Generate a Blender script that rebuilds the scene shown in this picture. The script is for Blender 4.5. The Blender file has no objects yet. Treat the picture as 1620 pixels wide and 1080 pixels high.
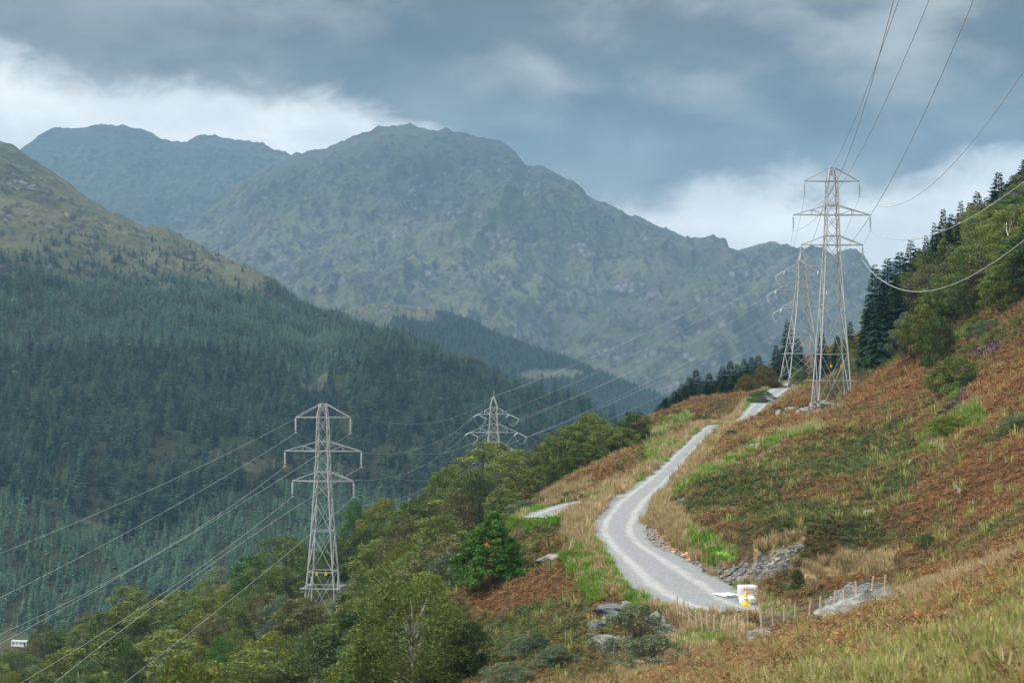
import bpy, bmesh, math, random
import numpy as np
from mathutils import Vector, Matrix, Euler
R = math.radians
sc = bpy.context.scene
random.seed(7); rng = np.random.default_rng(11)

# ------------------------------------------------------------------ camera
F = 3150.0                       # focal length in photo pixels (photo 1620 wide)
cam_d = bpy.data.cameras.new("camera"); cam = bpy.data.objects.new("camera", cam_d)
sc.collection.objects.link(cam); sc.camera = cam
cam_d.lens = 70; cam_d.sensor_width = 36; cam_d.clip_start = 0.2; cam_d.clip_end = 40000
cam.location = (0, 0, 0); cam.rotation_euler = (R(90), 0, 0)
cam_d.dof.use_dof = True; cam_d.dof.focus_distance = 330; cam_d.dof.aperture_fstop = 1.6

# ------------------------------------------------------------------ world
SUN_EL, SUN_AZ = R(44), R(-95)          # azimuth from +Y towards +X
w = bpy.data.worlds.new("World"); sc.world = w; w.use_nodes = True
nt = w.node_tree; nt.nodes.clear()
def N(t, typ, **kw):
    n = t.nodes.new(typ)
    for k, v in kw.items(): setattr(n, k, v)
    return n
def mth(t, op, a, b=None, c=None, clamp=False):
    n = t.nodes.new('ShaderNodeMath'); n.operation = op; n.use_clamp = clamp
    for i, x in enumerate((a, b, c)):
        if x is None: continue
        if isinstance(x, (int, float)): n.inputs[i].default_value = x
        else: t.links.new(x, n.inputs[i])
    return n.outputs[0]
def mapr(t, x, a, b, c=0.0, d=1.0, smooth=True):
    n = t.nodes.new('ShaderNodeMapRange'); n.interpolation_type = 'SMOOTHSTEP' if smooth else 'LINEAR'
    t.links.new(x, n.inputs[0])
    for i, v in enumerate((a, b, c, d)):
        if isinstance(v, (int, float)): n.inputs[i+1].default_value = v
        else: t.links.new(v, n.inputs[i+1])
    return n.outputs[0]
def mixc(t, f, a, b, blend='MIX'):
    n = t.nodes.new('ShaderNodeMix'); n.data_type = 'RGBA'; n.blend_type = blend
    for k, x in ((0, f), (6, a), (7, b)):
        if isinstance(x, (int, float)): n.inputs[k].default_value = x
        elif isinstance(x, tuple): n.inputs[k].default_value = (*x[:3], 1)
        else: t.links.new(x, n.inputs[k])
    return n.outputs[2]
def noise(t, vec, scale, detail=4, rough=0.55, dist=0.0):
    n = t.nodes.new('ShaderNodeTexNoise'); n.inputs['Scale'].default_value = scale
    n.inputs['Detail'].default_value = detail; n.inputs['Roughness'].default_value = rough
    n.inputs['Distortion'].default_value = dist
    if vec is not None: t.links.new(vec, n.inputs['Vector'])
    return n.outputs[0]
def mapping(t, vec, scale=(1, 1, 1), rot=(0, 0, 0), loc=(0, 0, 0)):
    n = t.nodes.new('ShaderNodeMapping'); t.links.new(vec, n.inputs[0])
    n.inputs['Scale'].default_value = scale; n.inputs['Rotation'].default_value = rot; n.inputs['Location'].default_value = loc
    return n.outputs[0]

tc = N(nt, 'ShaderNodeTexCoord'); sep = N(nt, 'ShaderNodeSeparateXYZ'); nt.links.new(tc.outputs['Generated'], sep.inputs[0])
X, Y, Z = sep.outputs
az = mth(nt, 'ARCTAN2', X, Y)                                  # 0 = straight ahead
el = mth(nt, 'ARCSINE', Z)
cv = N(nt, 'ShaderNodeCombineXYZ'); nt.links.new(az, cv.inputs[0]); nt.links.new(mth(nt, 'MULTIPLY', el, 1.75), cv.inputs[1])
cvec = cv.outputs[0]
n_big = noise(nt, mapping(nt, cvec, loc=(2.3, .7, 1.0)), 6.5, 5, 0.45, 0.2)
n_mid = noise(nt, mapping(nt, cvec, loc=(5.1, 1.7, 3.0)), 15, 8, 0.56, 0.25)
n_fin = noise(nt, mapping(nt, cvec, loc=(1.1, 9.7, 5.0)), 42, 6, 0.6, 0.6)
# lower edge of the dark cloud deck as a function of azimuth (elevation in radians)
cur = N(nt, 'ShaderNodeFloatCurve')
def px_az(u): return math.atan((u-810)/F)
def px_el(u, v): return math.atan((540-v)/math.hypot(F, u-810))
edge = [(-900, 90), (-100, 80), (60, 118), (200, 150), (330, 150), (520, 168), (650, 200), (740, 262), (880, 318), (1000, 338), (1130, 308), (1330, 295), (1420, 308), (1500, 282), (1620, 248), (1800, 230), (2600, 180)]
A0, A1, E1 = -0.62, 0.62, 0.2
mp = cur.mapping; crv = mp.curves[0]
pts = [((px_az(u)-A0)/(A1-A0), px_el(u, v)/E1) for u, v in edge]
crv.points[0].location = pts[0]; crv.points[1].location = pts[-1]
for p in pts[1:-1]: crv.points.new(*p)
mp.update()
nt.links.new(mapr(nt, az, A0, A1, 0, 1, False), cur.inputs['Value']); cur.inputs['Factor'].default_value = 1
edge_el = mth(nt, 'MULTIPLY', cur.outputs[0], E1)
dlt = mth(nt, 'SUBTRACT', el, edge_el)
dlt = mth(nt, 'ADD', dlt, mth(nt, 'MULTIPLY', mth(nt, 'SUBTRACT', n_mid, 0.5), 0.055))
dlt = mth(nt, 'ADD', dlt, mth(nt, 'MULTIPLY', mth(nt, 'SUBTRACT', n_fin, 0.5), 0.02))
deck = mapr(nt, dlt, -0.009, 0.014)                              # 1 = dark cloud deck
lightc = mixc(nt, mapr(nt, n_mid, 0.35, 0.68), (0.78, 0.77, 0.74), (1.08, 1.04, 0.98))
darkc = mixc(nt, mapr(nt, mth(nt, 'ADD', n_big, mth(nt, 'MULTIPLY', mth(nt, 'SUBTRACT', n_mid, .5), .65)), 0.36, 0.66), (0.072, 0.068, 0.062), (0.37, 0.36, 0.335))
# the deck is darkest just above its lower edge
base_dark = mapr(nt, mth(nt, 'ABSOLUTE', mth(nt, 'SUBTRACT', dlt, 0.03)), 0.0, 0.05, 0.50, 1.0)
darkm = N(nt, 'ShaderNodeVectorMath', operation='SCALE'); nt.links.new(darkc, darkm.inputs[0]); nt.links.new(base_dark, darkm.inputs['Scale'])
sky_low = mixc(nt, deck, lightc, darkm.outputs[0])
high = mixc(nt, mapr(nt, n_big, 0.3, 0.7), (1.25, 1.32, 1.36), (1.75, 1.78, 1.75))
sky_all = mixc(nt, mapr(nt, el, 0.26, 0.75), sky_low, high)
nish = N(nt, 'ShaderNodeTexSky', sky_type='NISHITA', sun_disc=False)
nish.sun_elevation = SUN_EL; nish.sun_rotation = SUN_AZ % (2*math.pi)
bg1 = N(nt, 'ShaderNodeBackground'); bg1.inputs[1].default_value = 0.06; nt.links.new(nish.outputs[0], bg1.inputs[0])
bg2 = N(nt, 'ShaderNodeBackground'); bg2.inputs[1].default_value = 1.0; nt.links.new(sky_all, bg2.inputs[0])
mx = N(nt, 'ShaderNodeMixShader'); mx.inputs[0].default_value = 0.93
nt.links.new(bg1.outputs[0], mx.inputs[1]); nt.links.new(bg2.outputs[0], mx.inputs[2])
out = N(nt, 'ShaderNodeOutputWorld'); nt.links.new(mx.outputs[0], out.inputs[0])

sun_d = bpy.data.lights.new("sun", 'SUN'); sun = bpy.data.objects.new("sun", sun_d); sc.collection.objects.link(sun)
sun_d.energy = 2.6; sun_d.angle = R(8); sun_d.color = (1.0, 0.95, 0.86)
sdir = Vector((math.sin(SUN_AZ)*math.cos(SUN_EL), math.cos(SUN_AZ)*math.cos(SUN_EL), math.sin(SUN_EL)))
sun.rotation_euler = sdir.to_track_quat('Z', 'Y').to_euler()
vs = sc.view_settings; vs.view_transform = 'Standard'; vs.look = 'None'; vs.gamma = 1; vs.exposure = 0.55; vs.use_curve_mapping = False
cy = sc.cycles
cy.max_bounces = 5; cy.diffuse_bounces = 3; cy.glossy_bounces = 2; cy.transmission_bounces = 3; cy.volume_bounces = 0; cy.transparent_max_bounces = 8
cy.use_denoising = True

# ------------------------------------------------------------------ helpers
def P(u, v, D): return Vector(((u-810)/F*D, D, (540-v)/F*D))
def proj(x, y, z):
    y = np.maximum(y, 0.5)
    return 810+F*x/y, 540-F*z/y

_perm = rng.permutation(1024); _g = rng.uniform(0, 2*np.pi, 1024); _gx, _gy = np.cos(_g), np.sin(_g)
def perlin(x, y):
    x = np.asarray(x, float); y = np.asarray(y, float)
    xi = np.floor(x).astype(int); yi = np.floor(y).astype(int); fx = x-xi; fy = y-yi
    def gr(ix, iy, dx, dy):
        h = _perm[(_perm[ix & 1023]+iy) & 1023]; return _gx[h]*dx+_gy[h]*dy
    s = fx*fx*fx*(fx*(fx*6-15)+10); t = fy*fy*fy*(fy*(fy*6-15)+10)
    a = gr(xi, yi, fx, fy); b = gr(xi+1, yi, fx-1, fy); c = gr(xi, yi+1, fx, fy-1); d = gr(xi+1, yi+1, fx-1, fy-1)
    return ((a+s*(b-a))+t*((c+s*(d-c))-(a+s*(b-a))))*1.4
def fbm(x, y, o=4, g=0.5, l=2.03):
    r = 0; a = 1; n = 0
    for i in range(o): r = r+a*perlin(x*l**i+i*17.3, y*l**i-i*9.1); n += a; a *= g
    return r/n
def ridged(x, y, o=5, g=0.55, l=2.1):
    r = 0; a = 1; n = 0
    for i in range(o): r = r+a*(1-2*np.abs(perlin(x*l**i+i*7.7, y*l**i+i*3.1))); n += a; a *= g
    return r/n
def sstep(a, b, x):
    t = np.clip((x-a)/(b-a), 0, 1); return t*t*(3-2*t)

col = sc.collection
def tag(o, label=None, cat=None, group=None, kind=None):
    if label: o['label'] = label
    if cat: o['category'] = cat
    if group: o['group'] = group
    if kind: o['kind'] = kind
    return o
def link(name, me, parent=None, loc=None):
    o = bpy.data.objects.new(name, me); col.objects.link(o)
    if parent: o.parent = parent
    if loc is not None: o.location = loc
    return o
def empty(name, loc=(0, 0, 0), rz=0):
    o = bpy.data.objects.new(name, None); col.objects.link(o); o.location = loc; o.rotation_euler = (0, 0, rz); o.empty_display_size = 0.5
    return o
def mesh_np(name, verts, faces, mat=None, smooth=False):
    me = bpy.data.meshes.new(name)
    verts = np.asarray(verts, np.float32); faces = np.asarray(faces, np.int32); k = faces.shape[1]
    me.vertices.add(len(verts)); me.vertices.foreach_set('co', verts.ravel())
    me.loops.add(faces.size); me.loops.foreach_set('vertex_index', faces.ravel())
    me.polygons.add(len(faces)); me.polygons.foreach_set('loop_start', np.arange(len(faces), dtype=np.int32)*k)
    me.update(calc_edges=True); me.validate()
    if smooth: me.polygons.foreach_set('use_smooth', np.ones(len(faces), bool))
    if mat: me.materials.append(mat)
    return me
class MB:
    """mesh collector"""
    def __init__(s): s.v = []; s.f = []
    def add(s, vs, fs):
        b = len(s.v); s.v += [tuple(v) for v in vs]; s.f += [tuple(i+b for i in f) for f in fs]
    def box(s, c, d, rot=None):
        c = Vector(c); M = rot if rot else Matrix.Identity(3)
        vs = [c+M @ Vector((x*d[0]/2, y*d[1]/2, z*d[2]/2)) for x in (-1, 1) for y in (-1, 1) for z in (-1, 1)]
        s.add(vs, [(0, 1, 3, 2), (4, 6, 7, 5), (0, 4, 5, 1), (2, 3, 7, 6), (0, 2, 6, 4), (1, 5, 7, 3)])
    def bar(s, a, b, w, h=None):
        a = Vector(a); b = Vector(b); d = b-a
        if d.length < 1e-6: return
        h = h or w; q = d.to_track_quat('Z', 'Y').to_matrix()
        s.box((a+b)/2, (w, h, d.length), q)
    def tube(s, pts, rads, n=6, cap=True):
        pts = [Vector(p) for p in pts]; rings = []
        if isinstance(rads, (int, float)): rads = [rads]*len(pts)
        b = len(s.v)
        for i, p in enumerate(pts):
            d = (pts[min(i+1, len(pts)-1)]-pts[max(i-1, 0)])
            q = d.to_track_quat('Z', 'Y')
            for k in range(n):
                a = 2*math.pi*k/n; s.v.append(tuple(p+q @ Vector((math.cos(a)*rads[i], math.sin(a)*rads[i], 0))))
        for i in range(len(pts)-1):
            for k in range(n):
                k2 = (k+1) % n; s.f.append((b+i*n+k, b+i*n+k2, b+(i+1)*n+k2, b+(i+1)*n+k))
        if cap:
            s.f.append(tuple(b+k for k in range(n))[::-1]); s.f.append(tuple(b+(len(pts)-1)*n+k for k in range(n)))
    def lathe(s, prof, c=(0, 0, 0), n=12):
        b = len(s.v)
        for r, z in prof:
            for k in range(n):
                a = 2*math.pi*k/n; s.v.append((c[0]+r*math.cos(a), c[1]+r*math.sin(a), c[2]+z))
        for i in range(len(prof)-1):
            for k in range(n):
                k2 = (k+1) % n; s.f.append((b+i*n+k, b+i*n+k2, b+(i+1)*n+k2, b+(i+1)*n+k))
        s.f.append(tuple(b+k for k in range(n))[::-1]); s.f.append(tuple(b+(len(prof)-1)*n+k for k in range(n)))
    def mesh(s, name, mat, smooth=False):
        me = bpy.data.meshes.new(name); me.from_pydata(s.v, [], s.f); me.update()
        if mat: me.materials.append(mat)
        if smooth:
            for p in me.polygons: p.use_smooth = True
        return me
    def build(s, name, mat, parent=None, loc=None, smooth=False):
        return link(name, s.mesh(name, mat, smooth), parent, loc)

# ------------------------------------------------------------------ materials
def newmat(name):
    m = bpy.data.materials.new(name); m.use_nodes = True; t = m.node_tree; t.nodes.clear()
    return m, t
def principled(t, colr, rough=0.8, bump=None, bdist=0.1, bstr=1.0, metal=0.0, spec=0.3):
    b = N(t, 'ShaderNodeBsdfPrincipled'); b.inputs['Roughness'].default_value = rough; b.inputs['Metallic'].default_value = metal
    b.inputs['Specular IOR Level'].default_value = spec
    if isinstance(colr, tuple): b.inputs['Base Color'].default_value = (*colr, 1)
    else: t.links.new(colr, b.inputs['Base Color'])
    if bump is not None:
        bn = N(t, 'ShaderNodeBump'); bn.inputs['Strength'].default_value = bstr; bn.inputs['Distance'].default_value = bdist
        t.links.new(bump, bn.inputs['Height']); t.links.new(bn.outputs[0], b.inputs['Normal'])
    o = N(t, 'ShaderNodeOutputMaterial'); t.links.new(b.outputs[0], o.inputs[0]); return b
def simple(name, c1, c2=None, scale=3.0, rough=0.8, metal=0.0, coord='Object', spec=0.3):
    m, t = newmat(name)
    if c2 is None: c2 = tuple(x*0.75 for x in c1)
    g = N(t, 'ShaderNodeTexCoord'); n = noise(t, g.outputs[coord], scale, 5, 0.6)
    c = mixc(t, mapr(t, n, 0.35, 0.65), c2, c1); principled(t, c, rough, n, 0.02, 0.5, metal, spec); return m
def foliage(name, c1, c2, c3=None, transl=0.3, nscale=0.6, leaf=0.55, tree=0.45):
    """leaf material: per-leaf, per-tree and clump-sized colour variation"""
    m, t = newmat(name)
    geo = N(t, 'ShaderNodeNewGeometry'); oi = N(t, 'ShaderNodeObjectInfo'); tcc = N(t, 'ShaderNodeTexCoord')
    n = noise(t, tcc.outputs['Object'], nscale, 3, 0.6)
    f = mth(t, 'ADD', mth(t, 'MULTIPLY', mth(t, 'SUBTRACT', geo.outputs['Random Per Island'], 0.5), leaf), mapr(t, n, 0.3, 0.7, 0.1, 0.9))
    f = mth(t, 'ADD', f, mth(t, 'MULTIPLY', mth(t, 'SUBTRACT', oi.outputs['Random'], 0.5), tree), clamp=True)
    c = mixc(t, f, c1, c2)
    if c3: c = mixc(t, mapr(t, geo.outputs['Random Per Island'], 0.86, 0.93), c, c3)
    d = N(t, 'ShaderNodeBsdfDiffuse'); tr = N(t, 'ShaderNodeBsdfTranslucent'); t.links.new(c, d.inputs[0]); t.links.new(c, tr.inputs[0])
    ms = N(t, 'ShaderNodeMixShader'); ms.inputs[0].default_value = transl
    t.links.new(d.outputs[0], ms.inputs[1]); t.links.new(tr.outputs[0], ms.inputs[2])
    o = N(t, 'ShaderNodeOutputMaterial'); t.links.new(ms.outputs[0], o.inputs[0]); return m

M = {}
M['steel'] = simple('galvanised_steel', (0.50, 0.52, 0.53), (0.37, 0.39, 0.41), 1.5, 0.55, 0.25)
M['glass'] = simple('insulator_glass', (0.62, 0.70, 0.70), (0.5, 0.6, 0.6), 4, 0.25, 0, spec=0.6)
M['wire'] = simple('aluminium_conductor', (0.50, 0.52, 0.53), (0.4, 0.42, 0.43), 2, 0.5, 0.2)
M['yellow'] = simple('yellow_paint', (0.85, 0.62, 0.04), (0.75, 0.52, 0.03), 5, 0.6)
M['palewood'] = simple('pale_softwood', (0.62, 0.47, 0.33), (0.42, 0.30, 0.20), 6, 0.85)
M['whitewood'] = simple('white_planks', (0.74, 0.74, 0.70), (0.6, 0.6, 0.57), 4, 0.8)
M['bark'] = simple('grey_bark', (0.16, 0.13, 0.10), (0.07, 0.055, 0.045), 4, 0.95)
M['birchbark'] = simple('birch_bark', (0.55, 0.52, 0.46), (0.22, 0.20, 0.17), 2.5, 0.9)
M['deadwood'] = simple('bleached_deadwood', (0.52, 0.49, 0.43), (0.36, 0.33, 0.28), 3, 0.9)
M['rock'] = simple('lichen_rock', (0.30, 0.30, 0.28), (0.085, 0.095, 0.055), 1.6, 0.95)
M['darkrock'] = simple('slate_rock', (0.17, 0.18, 0.21), (0.08, 0.085, 0.10), 1.6, 0.9)
M['stone'] = simple('broken_stone', (0.29, 0.285, 0.27), (0.12, 0.115, 0.105), 1.6, 0.95)
M['spruce'] = foliage('spruce_needles', (0.013, 0.034, 0.020), (0.036, 0.072, 0.036), None, 0.15, 0.35, 0.5, 0.9)
M['spruce_far'] = foliage('far_spruce_needles', (0.014, 0.034, 0.026), (0.085, 0.140, 0.078), None, 0.15, 0.25, 0.5, 1.1)
M['spruce_young'] = foliage('young_spruce_needles', (0.05, 0.105, 0.075), (0.14, 0.23, 0.14), None, 0.15, 0.25, 0.4, 0.9)
SP = {'b': ('birch_leaves', (0.046, 0.076, 0.018), (0.215, 0.270, 0.072), (0.26, 0.27, 0.09)),
      'd': ('dark_leaves', (0.027, 0.054, 0.019), (0.130, 0.190, 0.060), (0.18, 0.19, 0.07)),
      'y': ('yellow_green_leaves', (0.09, 0.12, 0.02), (0.24, 0.27, 0.05), (0.32, 0.27, 0.08)),
      'g': ('bright_green_leaves', (0.03, 0.078, 0.018), (0.095, 0.20, 0.042), (0.16, 0.28, 0.06)),
      'w': ('willow_leaves', (0.07, 0.10, 0.055), (0.19, 0.24, 0.14), (0.28, 0.31, 0.20)),
      'r': ('brownish_leaves', (0.065, 0.068, 0.028), (0.21, 0.21, 0.09), (0.26, 0.22, 0.11)),
      'a': ('amber_leaves', (0.07, 0.065, 0.015), (0.20, 0.16, 0.035), (0.28, 0.18, 0.04))}
for k, (nm, a, b, c) in SP.items(): M[k] = foliage(nm, a, b, c, 0.3, 0.45, 0.45, 0.7)

# ------------------------------------------------------------------ near hillside height field (thin-plate spline through surveyed points)
ctrl_uvd = [
 (1620,1080,45),(1300,1080,60),(1100,1080,90),(1620,960,62),(1620,882,85),(1500,928,98),(1410,958,108),(1250,1000,116),(1180,1003,125),
 (1040,1060,118),(1375,955,134),(1300,985,131),(1350,905,146),(1250,905,146),(1185,950,140),(1210,930,139),
 (1400,620,290),(1440,560,320),(1360,575,400),(1440,538,350),(1500,600,250),(1620,500,250),(1620,600,195),(1620,700,155),(1620,800,125),(1620,862,110),
 (1500,700,195),(1500,800,150),(1400,700,215),(1400,800,160),(1400,880,142),(1300,850,148),(1300,800,165),(1300,720,205),(1250,690,240),
 (1200,700,225),(1200,760,185),(1100,760,192),(1200,850,148),(1100,840,160),(1150,890,148),(1316,655,325),(1150,661,316),(1172,651,345),(1262,597,470),
 (900,880,160),(900,950,148),(950,1000,135),(960,1070,116),(850,900,165),(850,1000,140),(850,1080,122),(750,930,165),(700,1080,150),(750,1000,155),
 (655,1040,228),(720,1050,212),(740,1050,185),(600,1080,215),(560,1040,268),(520,1060,262),(620,985,282),(680,930,290),(600,960,300),(776,905,190),(838,850,215),(850,815,290),(690,1075,185),(428,1090,262),(495,1110,235),(900,742,400),(1000,705,400),(800,800,400),(700,860,400),
 (840,830,190),(890,804,203),(800,880,178),(905,760,245),(950,735,262),(1010,700,290),(1020,672,345),(1060,650,390),(1120,628,430),(1180,607,470),(1240,592,500)]
ctrl = [tuple(P(*c)) for c in ctrl_uvd]
ctrl += [(0,0,-1.7),(0,-25,-1),(25,0,4),(-25,0,-12),(60,0,18),(90,100,12),(0,40,-12),(-25,60,-22),(-20,200,-38),(-31,325,-46.2),(-60,300,-56),
 (-57,350,-56),(-95,420,-69),(-128,520,-86),(-76,395,-60),(-5,500,-48),(-100,300,-76),(-100,550,-92),(-60,180,-60),(-200,600,-125),(-222,900,-138.5),(-50,750,-108),(20,750,-75),(20,950,-112),
 (60,900,-70),(35,500,-24),(50,540,-20),(62,620,-18),(85,620,-9),(120,900,-30),(75,400,-1),(120,500,20),(77,300,11.4),(97,380,23),(88,380,14.5),(77.5,370,8),
 (150,400,45),(150,250,42),(220,700,60),(300,950,50),(-300,400,-135),(-350,700,-145),(-420,950,-146),(110,230,26)]
# the access road
road_uvd = [(1176,968,137),(1122,956,141),(1070,925,147),(1025,890,155),(990,862,163),(976,840,171),(985,815,181),(1005,790,193),(1035,765,206),(1060,742,219),
 (1078,722,234),(1095,705,250),(1112,688,272),(1132,674,300),(1160,671,330),(1182,660,365),(1200,642,400),(1225,622,440),(1245,611,475),(1275,600,540)]
road_w   = [2.1,3.4,4.0,3.1,2.35,2.4,2.35,2.3,1.9,1.6,1.5,1.45,1.5,1.65,1.9,1.8,2.3,2.9,2.6,2.4]
spur_uvd = [(990,788,194),(950,791,196),(920,796,195),(895,803,191),(872,811,186),(850,820,181)]
spur_w = [1.5,1.5,1.6,1.8,1.8,1.7]
def smooth_line(uvd, wd, step=1.2):
    p = np.array([tuple(P(*q)) for q in uvd]); wd = np.array(wd, float)
    out = []; n = len(p)
    for i in range(n-1):
        p0, p1, p2, p3 = p[max(i-1, 0)], p[i], p[i+1], p[min(i+2, n-1)]
        k = max(2, int(np.linalg.norm(p2-p1)/step))
        for j in range(k):
            t = j/k
            q = 0.5*((2*p1)+(-p0+p2)*t+(2*p0-5*p1+4*p2-p3)*t*t+(-p0+3*p1-3*p2+p3)*t**3)
            out.append([*q, wd[i]*(1-t)+wd[i+1]*t])
    out.append([*p[-1], wd[-1]]); return np.array(out)
ROAD = smooth_line(road_uvd, road_w); SPUR = smooth_line(spur_uvd, spur_w)
for i in range(0, len(ROAD), 14): ctrl.append((ROAD[i, 0], ROAD[i, 1], ROAD[i, 2]))
C = np.array(ctrl); S = 100.0
def _k(r2): return np.where(r2 > 0, 0.5*r2*np.log(np.maximum(r2, 1e-12)), 0)
def _fit(C, lam=2e-4):
    n = len(C); xy = C[:, :2]/S
    d2 = ((xy[:, None]-xy[None])**2).sum(-1); K = _k(d2)+lam*np.eye(n)
    Pm = np.c_[np.ones(n), xy]; A = np.zeros((n+3, n+3)); A[:n, :n] = K; A[:n, n:] = Pm; A[n:, :n] = Pm.T
    return np.linalg.solve(A, np.r_[C[:, 2], np.zeros(3)])
_w = _fit(C)
def h_raw(x, y):
    x = np.asarray(x, float); y = np.asarray(y, float); sh = x.shape; x = x.ravel(); y = y.ravel(); out = np.empty(len(x))
    cx = C[:, 0]/S; cyy = C[:, 1]/S
    for i in range(0, len(x), 40000):
        a = x[i:i+40000]/S; b = y[i:i+40000]/S
        out[i:i+40000] = _k((a[:, None]-cx)**2+(b[:, None]-cyy)**2) @ _w[:-3]+_w[-3]+_w[-2]*a+_w[-1]*b
    return out.reshape(sh)
def road_dist(x, y, L):
    """distance to the line minus half width, and the line's height"""
    x = np.asarray(x, float).ravel(); y = np.asarray(y, float).ravel(); d = np.full(len(x), 1e9); z = np.zeros(len(x))
    bx0, bx1, by0, by1 = L[:, 0].min()-12, L[:, 0].max()+12, L[:, 1].min()-12, L[:, 1].max()+12
    idx = np.where((x > bx0) & (x < bx1) & (y > by0) & (y < by1))[0]
    for s in range(0, len(idx), 20000):
        k = idx[s:s+20000]; dd = np.hypot(x[k, None]-L[:, 0], y[k, None]-L[:, 1])
        j = dd.argmin(1); d[k] = dd[np.arange(len(k)), j]-L[j, 3]; z[k] = L[j, 2]
    return d, z
def h_near(x, y):
    x = np.asarray(x, float); y = np.asarray(y, float); sh = x.shape
    z = h_raw(x, y).ravel(); xf = x.ravel(); yf = y.ravel()
    r = np.hypot(xf, yf); amp = np.clip(r/150, 0.1, 1.6)
    z = z+amp*(0.55*fbm(xf/14, yf/14, 4)+0.16*perlin(xf/2.6, yf/2.6)+0.08*perlin(xf/1.1, yf/1.1))
    for L in (SPUR, ROAD):
        d, zr = road_dist(xf, yf, L); wgt = 1-sstep(0.3, 4.5 if L is ROAD else 3, d)
        z = z*(1-wgt)+(zr-0.06)*wgt
    return z.reshape(sh)
def gz(x, y): return float(h_near(np.array([x]), np.array([y]))[0])
def ground_at(u, D):
    x = (u-810)/F*D; return Vector((x, D, gz(x, D)))
def ground_hit(u, v, d0=20, d1=600):
    """where the sight line through a photo pixel first meets the hillside"""
    D = np.arange(d0, d1, 0.25); x = (u-810)/F*D; z = h_near(x, D); zr = (540-v)/F*D
    k = np.where(z >= zr)[0]; 
    if len(k) == 0: return None
    return Vector((x[k[0]], D[k[0]], z[k[0]]))

# ---- what grows where, surveyed as strips and patches
PALE, BRIGHT, ROCK, SOIL, DARKG, RUST, HEATH, MOSS = range(8)
cover = [(PALE,[(985,785),(960,800),(935,825),(908,842)],19),(PALE,[(1000,905),(1012,930)],12),(PALE,[(1065,968),(1100,985),(1190,1006)],11),(PALE,[(1000,1060),(1060,1030),(1110,1012)],24),
 (PALE,[(1410,955),(1500,928),(1620,878)],12),(PALE,[(1085,735),(1070,765),(1050,790)],13),(PALE,[(1035,805),(1070,835),(1095,870)],20),(PALE,[(1280,905),(1340,893),(1400,890)],13),(PALE,[(1190,870),(1270,850)],5),
 (PALE,[(865,788),(900,775),(930,768)],7),(PALE,[(1170,660),(1185,640)],9),(PALE,[(1235,598),(1275,595)],5),
 (BRIGHT,[(1296,675),(1250,687),(1200,706),(1150,732),(1105,752),(1060,785)],7),(BRIGHT,[(950,860),(975,890),(985,915),(1010,950)],17),(BRIGHT,[(1035,715),(1062,702)],13),(BRIGHT,[(1030,692),(1060,672),(1085,660)],9),
 (BRIGHT,[(1100,850),(1150,880)],14),(BRIGHT,[(1470,700),(1500,670),(1545,655)],15),(BRIGHT,[(1510,625),(1535,603)],7),(BRIGHT,[(1255,592),(1235,605)],5),(BRIGHT,[(1190,632),(1178,650)],6),(BRIGHT,[(1080,1020),(1130,1005)],12),
 (BRIGHT,[(910,880),(940,930)],18),(BRIGHT,[(885,805),(940,790)],4),(BRIGHT,[(1520,530),(1535,520)],9),
 (ROCK,[(1240,697),(1200,722),(1160,735)],4),(ROCK,[(1240,878),(1200,905),(1150,912),(1105,912)],15),(ROCK,[(992,955),(955,985),(935,1000)],8),(ROCK,[(1040,985),(1060,1000)],12),(ROCK,[(955,1020),(1000,1010)],8),
 (ROCK,[(1350,965),(1375,942),(1398,948)],20),(ROCK,[(1310,965),(1345,935)],12),(ROCK,[(1265,655),(1330,640)],7),(ROCK,[(1190,1010),(1210,1000)],10),(ROCK,[(960,900),(950,930)],5),(ROCK,[(1055,800),(1085,790)],3),
 (SOIL,[(1022,848),(1050,864),(1088,896)],15),(ROCK,[(1105,903),(1150,928),(1182,936)],12),(ROCK,[(1265,866),(1225,884)],9),
 (DARKG,[(760,1010),(900,1010)],60),(DARKG,[(850,870),(900,850)],36),(DARKG,[(1160,770),(1300,740),(1420,760)],38),(DARKG,[(1200,820),(1350,830)],38),(DARKG,[(1340,600),(1420,560)],14),(DARKG,[(1420,690),(1350,720)],28),(DARKG,[(820,960),(900,970)],26),
 (RUST,[(760,960),(860,935)],18),(RUST,[(1150,610),(1280,640)],12),(RUST,[(1360,620),(1480,580)],22),(RUST,[(1560,620),(1620,580)],36),(RUST,[(1560,760),(1620,730)],40),(RUST,[(1130,700),(1290,655)],13),(RUST,[(890,750),(1010,700)],12),
 (HEATH,[(1550,560),(1580,548)],7),(HEATH,[(1535,598),(1515,640),(1495,660)],5)]
def seg_d(u, v, line):
    d = np.full(u.shape, 1e9)
    for (a, b), (c, e) in zip(line[:-1], line[1:]):
        L2 = (c-a)**2+(e-b)**2; t = np.clip(((u-a)*(c-a)+(v-b)*(e-b))/L2, 0, 1); d = np.minimum(d, np.hypot(u-a-t*(c-a), v-b-t*(e-b)))
    return d
def cover_w(x, y, z):
    u, v = proj(x, y, z); wts = np.zeros((8, len(x))); nz = fbm(x/3.5, y/3.5, 3); nz2 = fbm(x/1.3+9, y/1.3, 2)
    ok = y > 40
    for k, line, r in cover:
        d = seg_d(u, v*1.0, line)/r; wts[k] = np.maximum(wts[k], np.where(ok, 1-sstep(0.6, 1.35, d+0.7*nz+0.35*nz2), 0))
    base = fbm(x/11+3, y/20, 4)*1.5+0.5*nz2                         # bracken: green against rust
    return u, v, wts, base

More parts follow.
